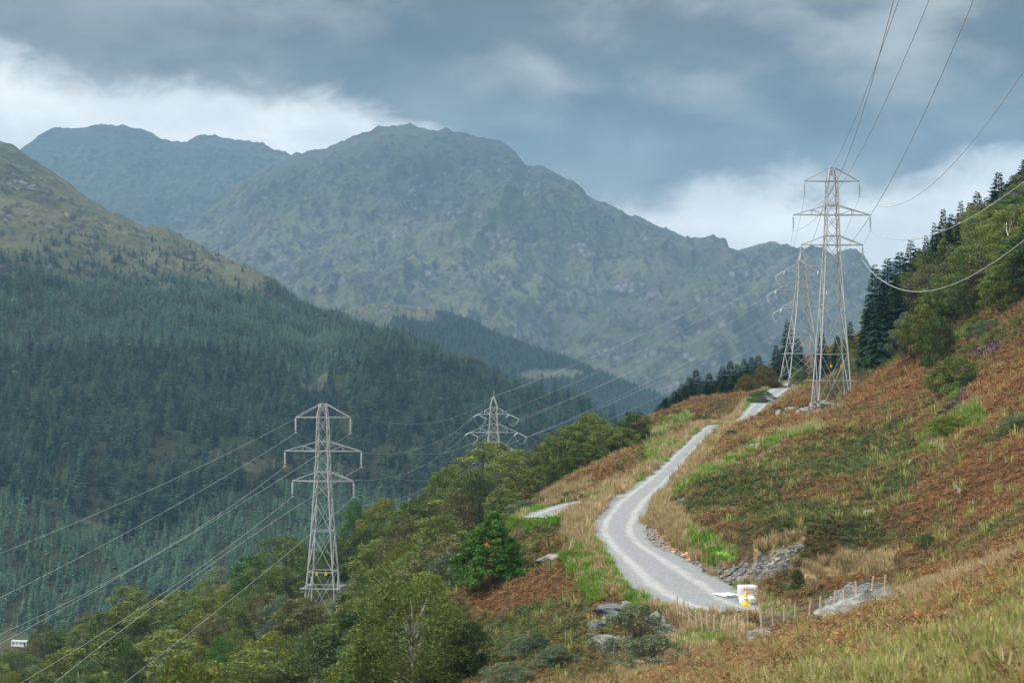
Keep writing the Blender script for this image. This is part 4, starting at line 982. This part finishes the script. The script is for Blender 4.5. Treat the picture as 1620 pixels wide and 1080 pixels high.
for k, e_ in (('top', P(560, 815, 640)), ((0, -1, 0), P(560, 850, 640)), ((0, 1, 0), P(600, 850, 640)), ((1, -1, 0), P(590, 880, 640)), ((1, 1, 0), P(660, 850, 640))):
    span(MT[k], e_, 1.0, ("earth wire" if k == 'top' else f"wire at the {nm[k[0]]} {sd_[k[1]]} arm")+" of the small far pylon dropping into the valley", .018)
ER = {'top': ((1352, 190), P(1422, 0, 150)), (0, -1): ((1335, 262), P(1414, 0, 150)), (0, 1): ((1400, 180), P(1470, 0, 160)), (1, -1): ((1440, 225), P(1540, 0, 140)),
      (1, 1): ((1500, 362), P(1620, 288, 150)), (2, 1): ((1510, 449), P(1620, 380, 150)), (2, -1): ((1500, 270), P(1620, 112, 140))}
ER[(2, -1)] = ((1390, 320), P(1540, 0, 130)); ER[(1, -1)] = ((1356, 250), P(1470, 0, 150)); ER[(0, 1)] = ((1500, 268), P(1620, 112, 150)); 
for k, (m_, e_) in ER.items():
    lb = "earth wire rising overhead from the tip of the tallest pylon" if k == 'top' else f"wire rising overhead from the {nm[k[0]]} {sd_[k[1]]} arm of the tallest pylon"
    span3(RT[k], m_, e_, lb, 20, .042 if k in ((1, 1), (2, 1)) else .03)
for k in [(i, s) for i in range(3) for s in (-1, 1)]:
    span(RT[k], ET[(*k, 1)], 2.0, f"faint wire from the tallest pylon's {nm[k[0]]} {sd_[k[1]]} arm to the angled one behind", .022)
span(RT['top'], ET['top'], 4.0, "earth wire hanging between the tallest pylon and the tip of the angled one", .04)

# ------------------------------------------------------------------ bracken, grass, stones
def frond_mesh(name, mat, seed, n=9, L=.75, wd=.17, up=.55, flop=.6):
    r = random.Random(seed); vs = []; fs = []
    for i in range(n):
        a = 6.283*i/n+r.uniform(-.4, .4); l = L*r.uniform(.7, 1.2); ca, sa = math.cos(a), math.sin(a); e = up*r.uniform(.6, 1.3)
        pr = None
        for k in range(4):
            t = k/3; rad = l*t*.8; z = l*(e*2.0*t-flop*1.6*t*t)+.03; w_ = wd*l*(1-.85*abs(t-.3)/.7)*(k > 0)+.015; tw = r.uniform(-.08, .08)
            cur_ = ((ca*rad-sa*w_, sa*rad+ca*w_, z+tw), (ca*rad+sa*w_, sa*rad-ca*w_, z-tw))
            if pr: b0 = len(vs); vs += [pr[0], pr[1], cur_[1], cur_[0]]; fs.append((b0, b0+1, b0+2, b0+3))
            pr = cur_
    return mesh_np(name, np.array(vs), np.array(fs), mat)
def fern_mesh(name, mat, seed, n=8, L=.85, wd=.24, up=.55, flop=.6, pairs=6):
    r = random.Random(seed); vs = []; fs = []
    def quad(*q): k = len(vs); vs.extend(q); fs.append((k, k+1, k+2, k+3))
    for i in range(n):
        a = 6.283*i/n+r.uniform(-.4, .4); l = L*r.uniform(.65, 1.2); ca, sa = math.cos(a), math.sin(a); e = up*r.uniform(.6, 1.3); tw = r.uniform(-.5, .5)
        def pt(t, s, dz=0): return (ca*l*t*.85-sa*s, sa*l*t*.85+ca*s, l*(e*2*t-flop*1.6*t*t)+.03+dz+tw*s)
        quad(pt(0, -.012), pt(0, .012), pt(1, .004), pt(1, -.004))
        for k in range(pairs):
            t = .2+.78*k/pairs; w_ = wd*l*(1-.85*(t-.15))*r.uniform(.8, 1.15); h = .075*l
            for s in (-1, 1):
                d = -r.uniform(.0, .35)*w_; quad(pt(t, 0), pt(t+h*.6, s*w_*.6, d*.4), pt(t+h*1.4, s*w_, d), pt(t+h*1.5, s*w_*.35, d*.2))
    return mesh_np(name, np.array(vs), np.array(fs), mat)
def tuft_mesh(name, mat, seed, n=26, L=.55, wd=.02, spread=.22, lean=.5):
    r = random.Random(seed); vs = []; fs = []
    for i in range(n):
        a = r.uniform(0, 6.283); q = spread*r.random()**.5; x, y = q*math.cos(a), q*math.sin(a); l = L*r.uniform(.35, 1.3); la = a+r.uniform(-.8, .8); ln = lean*l*r.uniform(.2, 1.2)
        dx, dy = math.cos(la)*ln, math.sin(la)*ln; nx, ny = -math.sin(la)*wd, math.cos(la)*wd; b0 = len(vs)
        vs += [(x-nx, y-ny, 0), (x+nx, y+ny, 0), (x+dx*.4+nx*.8, y+dy*.4+ny*.8, l*.6), (x+dx*.4-nx*.8, y+dy*.4-ny*.8, l*.6)]; fs.append((b0, b0+1, b0+2, b0+3))
        vs += [(x+dx*.4-nx*.8, y+dy*.4-ny*.8, l*.6), (x+dx*.4+nx*.8, y+dy*.4+ny*.8, l*.6), (x+dx+nx*.1, y+dy+ny*.1, l*.95), (x+dx-nx*.1, y+dy-ny*.1, l*.95)]; fs.append((b0+4, b0+5, b0+6, b0+7))
    return mesh_np(name, np.array(vs), np.array(fs), mat)
M['br_rust'] = foliage('rust_bracken', (.10, .042, .017), (.39, .180, .072), (.50, .34, .17), .25, 1, .9, .9)
M['br_brown'] = foliage('brown_bracken', (.08, .050, .024), (.27, .175, .085), (.38, .29, .17), .25, 1, .9, .9)
M['br_green'] = foliage('green_bracken', (.035, .055, .020), (.15, .195, .070), (.28, .25, .10), .25, 1, .9, .8)
M['gr_pale'] = foliage('pale_grass', (.26, .19, .085), (.58, .46, .26), (.66, .55, .36), .3, 1, .9, .7)
M['gr_green'] = foliage('fresh_grass', (.09, .20, .025), (.26, .45, .06), (.38, .42, .12), .3, 1, .9, .7)
M['gr_mix'] = foliage('meadow_grass', (.17, .20, .05), (.46, .45, .14), (.64, .54, .28), .3, 1, .9, .9)
M['heather'] = foliage('heather', (.09, .06, .06), (.24, .16, .18), None, .1, 1, .8, .8)
BRK = [fern_mesh('rust_bracken', M['br_rust'], 1), fern_mesh('rust_bracken', M['br_rust'], 2, 10, .75, .26, .42, .5), fern_mesh('brown_bracken', M['br_brown'], 3), fern_mesh('brown_bracken', M['br_brown'], 4, 7, .95, .22, .65),
       fern_mesh('green_bracken', M['br_green'], 5), fern_mesh('green_bracken', M['br_green'], 6, 9, .9, .26, .5, .45)]
GRS = [tuft_mesh('pale_grass', M['gr_pale'], 1), tuft_mesh('pale_grass', M['gr_pale'], 2, 30, .65, .02, .25, .5), tuft_mesh('fresh_grass', M['gr_green'], 3, 30, .35, .03, .28, .5), tuft_mesh('meadow_grass', M['gr_mix'], 4, 34, .5, .022, .3), tuft_mesh('meadow_grass', M['gr_mix'], 5, 30, .65, .02, .3, .45), frond_mesh('heather', M['heather'], 6, 14, .4, .3, .5, .5)]
def stone_mesh(name, mat, seed, sub=2, jag=.25):
    bm = bmesh.new(); bmesh.ops.create_icosphere(bm, subdivisions=sub, radius=.5); r = np.random.default_rng(seed)
    o3 = r.uniform(0, 50, 3)
    for v_ in bm.verts:
        c = v_.co; n_ = float(perlin(np.array([c.x*2.3+o3[0]]), np.array([c.y*2.3+c.z*1.7+o3[1]]))[0]); n2_ = float(perlin(np.array([c.z*4+o3[2]]), np.array([c.x*4-c.y*3]))[0])
        v_.co = c*(1+jag*1.6*n_+jag*.7*n2_)
    me = bpy.data.meshes.new(name); bm.to_mesh(me); bm.free(); me.materials.append(mat); return me
n = 520000
Dn = 1/np.sqrt(rng.uniform(1/620**2, 1/42**2, n)); Dn = 42+(620-42)*rng.random(n)**1.45; Un = rng.uniform(560, 1780, n)
xn = (Un-810)/F*Dn; keep = rng.random(n) < np.clip(.25+Dn/420, 0, 1)
xn = xn[keep]; yn = Dn[keep]; zn = h_near(xn, yn); un, vn = proj(xn, yn, zn); k = (vn < 1250) & (xn > -14); xn, yn, zn = xn[k], yn[k], zn[k]
u_, v_, Wn, basen = cover_w(xn, yn, zn); r1, _ = road_dist(xn, yn, ROAD); r2, _ = road_dist(xn, yn, SPUR); rn = rng.random(len(xn))
ok = (rn > 1.1*Wn[SOIL]) & (r1 > .25-.6*rng.random(len(xn))) & (r2 > .1) & (rn > .92*Wn[ROCK]) & (rn > .8*Wn[SOIL]) & ((yn < 400) | (rn < .6))
nz = fbm(xn/4, yn/5, 3)
typ = np.full(len(xn), -1); r3 = rng.random(len(xn))
fgw = (yn < 108) & ~((un_ := proj(xn, yn, zn)[0]) < 1050)
bs = basen+1.5*(r3-.5)+1.1*Wn[RUST]-.65*Wn[DARKG]+.52+.2*(yn < 112)-1.3*(xn < -6.5)
typ = np.where(bs > .25, np.where(r3 < .75, 0, 2), np.where(bs > -.1, np.where(r3 < .5, 2, 4), 4))
g_ = np.full(len(xn), -1)
g_ = np.where(Wn[PALE] > .5*rn+.25, 0, g_); g_ = np.where(Wn[BRIGHT] > .4*rn+.12, 2, g_); g_ = np.where((Wn[BRIGHT] > .3) & (r3 > .85), 0, g_); g_ = np.where(Wn[HEATH] > .4, 5, g_)
verge_n = (np.minimum(r1, r2) < 1.6) & (r3 < .75); g_ = np.where((g_ < 0) & verge_n, np.where(nz > -.1, 0, 2), g_)
fsel = (g_ < 0) & (yn < 112) & (r3 < np.clip((76-yn)/24, .08, .86)+.5*fbm(xn/3, yn/7, 3)); rq = rng.random(len(xn)); g_ = np.where(fsel, np.where(rq < .2, 0, np.where(rq < .42, 2, 3)), g_)
g_ = np.where((g_ < 0) & (r3 > .987), 3, g_)
isg = ok & (g_ >= 0); isb = ok & (g_ < 0)
def do_sc(name, sel, vi, protos, smin, smax):
    m_ = sel.sum(); s = rng.uniform(smin, smax, m_)*(1+.5*np.clip(fbm(xn[sel]/2.2, yn[sel]/2.2, 2), -.6, 1))*np.where(yn[sel] < 112, 1.25 if name == 'bracken' else .64, np.clip(yn[sel]/170, .7, 1.5 if name == 'bracken' else 1.0)); z_ = zn[sel]-.04
    return scatter(name, np.c_[xn[sel], yn[sel], z_], np.c_[s, s, s*rng.uniform(.8, 1.2, m_)], rng.uniform(0, 6.28, m_), protos, vi[sel])

do_sc('bracken', isb, np.clip(typ+(rng.random(len(xn)) < .5), 0, 5), BRK, .42, .78)
gg = np.where((g_ == 0) & (rng.random(len(xn)) < .5), 1, g_); gg = np.where((g_ == 3) & (rng.random(len(xn)) < .5), 4, gg)
do_sc('grass', isg, gg, GRS, .9, 1.6)
# loose stones
STN = [stone_mesh('broken_stone', M['stone'], 50+i, 1, .3) for i in range(4)]
ns = 60000; Us = rng.uniform(900, 1480, ns); Ds = rng.uniform(110, 200, ns); xs = (Us-810)/F*Ds; zs = h_near(xs, Ds); _, _, Ws, _ = cover_w(xs, Ds, zs); a1, _ = road_dist(xs, Ds, ROAD)
k = ((rng.random(ns) < 1.2*np.clip(Ws[ROCK]-.3, 0, 1)+.25*np.clip(Ws[SOIL]-.3, 0, 1)) & (a1 > .2)) | ((a1 > -.1) & (a1 < .9) & (rng.random(ns) < .25))
m_ = k.sum(); s = rng.uniform(.12, .42, m_)*rng.uniform(.5, 1.2, m_); scatter('rubble', np.c_[xs[k], Ds[k], zs[k]+.02], np.c_[s*1.2, s, s*.8], rng.uniform(0, 6.28, m_), STN, rng.integers(0, 4, m_), rng.uniform(-.5, .5, (m_, 2)))
# boulders
for i, (u0, v0, D0, sx, sz, mt, lb) in enumerate([
 (1234,660,308,1.6,2.1,'rock',"upright pale boulder alone in the bracken left of the tallest pylon"),
 (1252,652,322,1.8,1.3,'rock',"pale rounded boulder at the left end of the outcrop under the tallest pylon"),
 (1272,653,320,3.2,1.5,'rock',"broad lichened outcrop in front of the tallest pylon's left leg"),
 (1288,645,326,2.6,2.2,'rock',"tallest block of the outcrop behind the pylon's left leg"),
 (1312,642,330,4.6,1.2,'rock',"long low slab behind the legs of the tallest pylon"),
 (1196,710,228,1.9,1.3,'rock',"grey boulder beside the bright green strip"),
 (962,1018,130,1.9,1.1,'rock',"pale flat rock on the bank left of the open grey willow"),
 (1040,985,131,1.6,.9,'rock',"grey rock on the bank behind the open grey willow"),
 (968,968,142,2.6,1.0,'darkrock',"dark blue-grey slab on the verge below the road"),
 (943,988,140,1.9,.7,'darkrock',"lower dark slab on the verge below the road"),
 (760,925,186,1.5,1.2,'rock',"grey stone at the top left of the bracken patch below the cone-shaped tree"),
 (880,884,166,3.0,.9,'rock',"long grey rock in the bracken left of the road bend"),
 (826,903,182,1.1,.9,'rock',"small grey stone right of the cone-shaped tree's foot"),
 (1200,1005,123,1.3,.7,'rock',"pale stone below the fence at the road end"),
 (1183,1024,120,.6,.5,'rock',"small white stone in the grass below the fence"),
 (1440,735,190,1.2,.7,'rock',"half-hidden grey stone in the bracken slope"),
 (1378,812,160,1.4,.5,'rock',"flat grey stone poking from the green bracken")]):
    p = ground_hit(u0, v0) or ground_at(u0, D0); sc0 = p.y/D0
    o = link('boulder', stone_mesh('boulder', M[mt], 70+i, 3, .34), None, p+Vector((0, 0, sz*.04))); o.scale = (sx*sc0, sx*.7*sc0, sz*sc0); o.rotation_euler = (0, R(random.uniform(-12, 12)), random.uniform(0, 6)); tag(o, lb, 'rock')
# gravel heap
gh = ground_hit(1372, 962) or ground_at(1372, 131); b = MB(); nr_, nc_ = 26, 40; vs = []
for i in range(nr_):
    for j in range(nc_):
        a = 6.283*j/nc_; q = i/(nr_-1); rr = 2.4*q*(1+.12*math.sin(a*2+1)+.08*math.sin(a*5)); vs.append((rr*math.cos(a)*1.15, rr*math.sin(a)*.9, 1.35*(1-q)**.9-.35+.06*random.uniform(-1, 1)*(q < .97)))
fs = [(i*nc_+j, i*nc_+(j+1) % nc_, (i+1)*nc_+(j+1) % nc_, (i+1)*nc_+j) for i in range(nr_-1) for j in range(nc_)]
b.add(vs, fs); o = b.build('gravel_heap', M['stone'], None, gh, False); tag(o, "pale grey heap of crushed stone in the hollow behind the fence", 'gravel heap')

# ------------------------------------------------------------------ things at the road end
bp = ground_hit(1182, 957, 120, 160) or ground_at(1182, 137)
M['wrap'] = simple('white_wrap', (.74, .68, .66), (.62, .52, .50), 3, .5); M['bag'] = simple('woven_bag', (.78, .78, .76), (.62, .62, .62), 5, .8)
M['redprint'] = simple('faded_red_print', (.62, .27, .22), (.60, .38, .33), 9, .7)
def soft_box(name, d, mat, bev=.08, seg=3, wob=.03, seed=1):
    bm = bmesh.new(); bmesh.ops.create_cube(bm, size=1); bmesh.ops.scale(bm, vec=d, verts=bm.verts); bmesh.ops.subdivide_edges(bm, edges=bm.edges, cuts=4, use_grid_fill=True)
    r = random.Random(seed)
    for v_ in bm.verts:
        f = Vector((abs(v_.co.x)/d[0]*2, abs(v_.co.y)/d[1]*2, abs(v_.co.z)/d[2]*2)); k_ = (f.x > .98)+(f.y > .98)+(f.z > .98)
        if k_ >= 2: v_.co *= 1-bev*(k_-1)/max(d)
        v_.co += Vector((r.uniform(-wob, wob), r.uniform(-wob, wob), r.uniform(-wob, wob)))
    me = bpy.data.meshes.new(name); bm.to_mesh(me); bm.free(); me.materials.append(mat)
    for p in me.polygons: p.use_smooth = True
    return me
yw = R(6); back = bp+Vector((.15, 1.1, 0)); bz = gz(back.x, back.y)
pb = link('pallet_load', soft_box('pallet_load', (1.3, .9, .9), M['wrap'], .02, 3, .015), None, Vector((back.x, back.y, bz+.82))); pb.rotation_euler = (0, 0, yw); tag(pb, "white wrapped block load with faded red print, on the pallet at the road end", 'pallet load')
pr = MB()
for i, (x0, w_, z0, hh) in enumerate([(-.28, .30, .18, .14), (.12, .34, .20, .12), (.42, .16, .12, .10), (-.05, .55, -.05, .08), (.25, .30, -.22, .08)]): pr.box((x0+.05, -.475, z0), (w_, .012, hh))
pr.build('printed_panel', M['redprint'], pb)
pl = MB()
for y in (-.45, 0, .45): pl.box((0, y, .06), (1.3, .12, .12))
for x_ in (-.55, -.28, 0, .28, .55): pl.box((x_, 0, .135), (.14, 1.0, .03))
o = pl.build('pallet', M['palewood'], None, Vector((back.x, back.y, bz+.20))); o.rotation_euler = (0, 0, yw); tag(o, "wooden pallet carrying the white wrapped load", 'pallet')
bg = link('bulk_bag', soft_box('bulk_bag', (1.15, .9, .62), M['bag'], .16, 3, .05, 4), None, bp+Vector((.05, .15, .30))); tag(bg, "slumped white bulk bag lying below the wrapped load", 'bag')
hb = MB(); hb.tube([(-.4, -.2, .28), (-.3, -.25, .5), (-.15, -.2, .3)], .035, 5); hb.tube([(.2, .2, .28), (.32, .25, .48), (.42, .2, .3)], .035, 5); hb.build('handle', M['bag'], bg)
cn = bp+Vector((-.18, -.75, .02)); e = empty('traffic_cone', Vector((cn.x, cn.y, gz(cn.x, cn.y)+.12))); tag(e, "yellow traffic cone in front of the white bag at the road end", 'cone')
b = MB(); b.box((0, 0, .03), (.62, .62, .06)); b.build('base', M['yellow'], e); b = MB(); b.lathe([(.24, .06), (.22, .10), (.13, .62), (.07, .98), (.05, 1.02)], (0, 0, 0), 20); b.build('cone', M['yellow'], e, smooth=True)
b = MB(); b.lathe([(.176, .40), (.142, .58)], (0, 0, 0), 20); b.build('reflective_band', M['whitewood'], e, smooth=True)
for i, (ua, va, ub, vb_) in enumerate([(1128,942,1149,951),(1134,941,1158,950),(1143,941,1160,949),(1150,940,1168,949)]):
    A_ = ground_hit(ua, va, 120, 170); B_ = ground_hit(ub, vb_, 120, 170)
    if A_ is None or B_ is None: continue
    dr = Vector((B_.x-A_.x, B_.y-A_.y, 0)); L = min(max(dr.length, 1.5), 3.0); c = (A_+B_)/2; c.z = gz(c.x, c.y)+.24
    b = MB(); b.box((0, 0, 0), (L, .17, .06)); o = b.build('plank', M['whitewood'], None, c); o.rotation_euler = (0, 0, math.atan2(dr.y, dr.x))
    tag(o, ["leftmost white plank lying on the gravel by the wrapped load", "second white plank from the left on the gravel", "third white plank from the left on the gravel", "white plank nearest the wrapped load on the gravel"][i], 'plank')
# fences
def fence(pix, hpx, label, net=True, mat='palewood', Dg=(100, 160), wcol='wire'):
    base = []
    for (u0, v0, D0) in pix: base.append(ground_at(u0, D0))
    e = empty('fence', base[0]); tag(e, label, 'fence'); o0 = base[0]; tops = []
    for p, (u0, v0, D0) in zip(base, pix):
        q = p-o0; h = max(.8, hpx/F*p.y); tl = Vector((random.uniform(-.12, .12), random.uniform(-.05, .05), 1)).normalized(); b = MB(); b.tube([q-tl*.3, q+tl*h*.6, q+tl*h], [.062, .06, .055], 7); b.build('post', M[mat], e); tops.append((q, q+tl*h))
    b = MB()
    for f in (.35, .62, .9):
        for (a0, a1), (c0, c1) in zip(tops[:-1], tops[1:]): b.bar(a0.lerp(a1, f), c0.lerp(c1, f), .012)
    if net:
        for (a0, a1), (c0, c1) in zip(tops[:-1], tops[1:]):
            for k in range(1, 10):
                s = k/10; b.bar(a0.lerp(c0, s), a0.lerp(c0, s).lerp(a1.lerp(c1, s), .75), .010)
    b.build('wire_netting', M[wcol], e); return e
fence([(1205,1003,124),(1224,995,124),(1240,990,124),(1258,985,125),(1280,980,124),(1297,978,124),(1318,977,123),(1334,973,122),(1357,968,121),(1378,962,119),(1400,958,116)], 33, "post and wire fence right of the road end below the bracken bank")
fence([(1072,966,136),(1081,970,135),(1092,975,134),(1103,985,132),(1112,988,131),(1120,991,131),(1130,992,130),(1140,994,129),(1151,996,128),(1161,998,127),(1172,1000,126),(1184,1002,125)], 36, "leaning pale stakes along the near side of the road end", net=False)

# mobile home in the valley
p = ground_at(32, 900); p.z = (540-1027)/F*900; gzv = gz(p.x, p.y)
e = empty('mobile_home', (p.x, p.y, max(gzv, p.z)), R(-14)); tag(e, "small white mobile home with dark windows at the valley bottom", 'mobile home')
M['whitewall'] = simple('white_cladding', (.80, .80, .78), (.72, .72, .70), 1, .6); M['dark'] = simple('dark_window', (.03, .035, .04), None, 1, .2); M['greyroof'] = simple('grey_roof', (.42, .43, .44), None, 2, .7)
b = MB(); b.box((0, 0, 1.9), (7.4, 3, 2.3)); b.build('wall', M['whitewall'], e); b = MB(); b.add([(-3.9,-1.7,3.05),(3.9,-1.7,3.05),(3.9,1.7,3.05),(-3.9,1.7,3.05),(-3.9,0,3.6),(3.9,0,3.6)],[(0,1,5,4),(2,3,4,5),(0,4,3),(1,2,5),(0,3,2,1)]); b.build('roof', M['greyroof'], e)
for x_, w_ in ((-2.6, .9), (-.9, .5), (.9, .7), (2.2, .5)): b = MB(); b.box((x_, -1.52, 2.2), (w_, .06, .7)); b.build('window', M['dark'], e)
b = MB(); b.box((3.0, -1.52, 1.8), (.7, .06, 1.7)); b.build('door', M['dark'], e); b = MB(); b.box((0, 0, .2), (7.2, 2.8, 1.1)); b.build('skirt', M['bark'], e)

# ------------------------------------------------------------------ haze
m, t_ = newmat('haze_air'); pv = N(t_, 'ShaderNodeVolumePrincipled'); pv.inputs['Color'].default_value = (.35, .61, .87, 1)
pv.inputs['Density'].default_value = 9.6e-5; pv.inputs['Anisotropy'].default_value = 0.0
o = N(t_, 'ShaderNodeOutputMaterial'); t_.links.new(pv.outputs[0], o.inputs['Volume'])
m.cycles.homogeneous_volume = True if hasattr(m.cycles, 'homogeneous_volume') else None
b = MB(); b.box((0, 3350, 400), (18200, 12900, 1130)); hz = b.build('haze', m); tag(hz, kind='stuff')
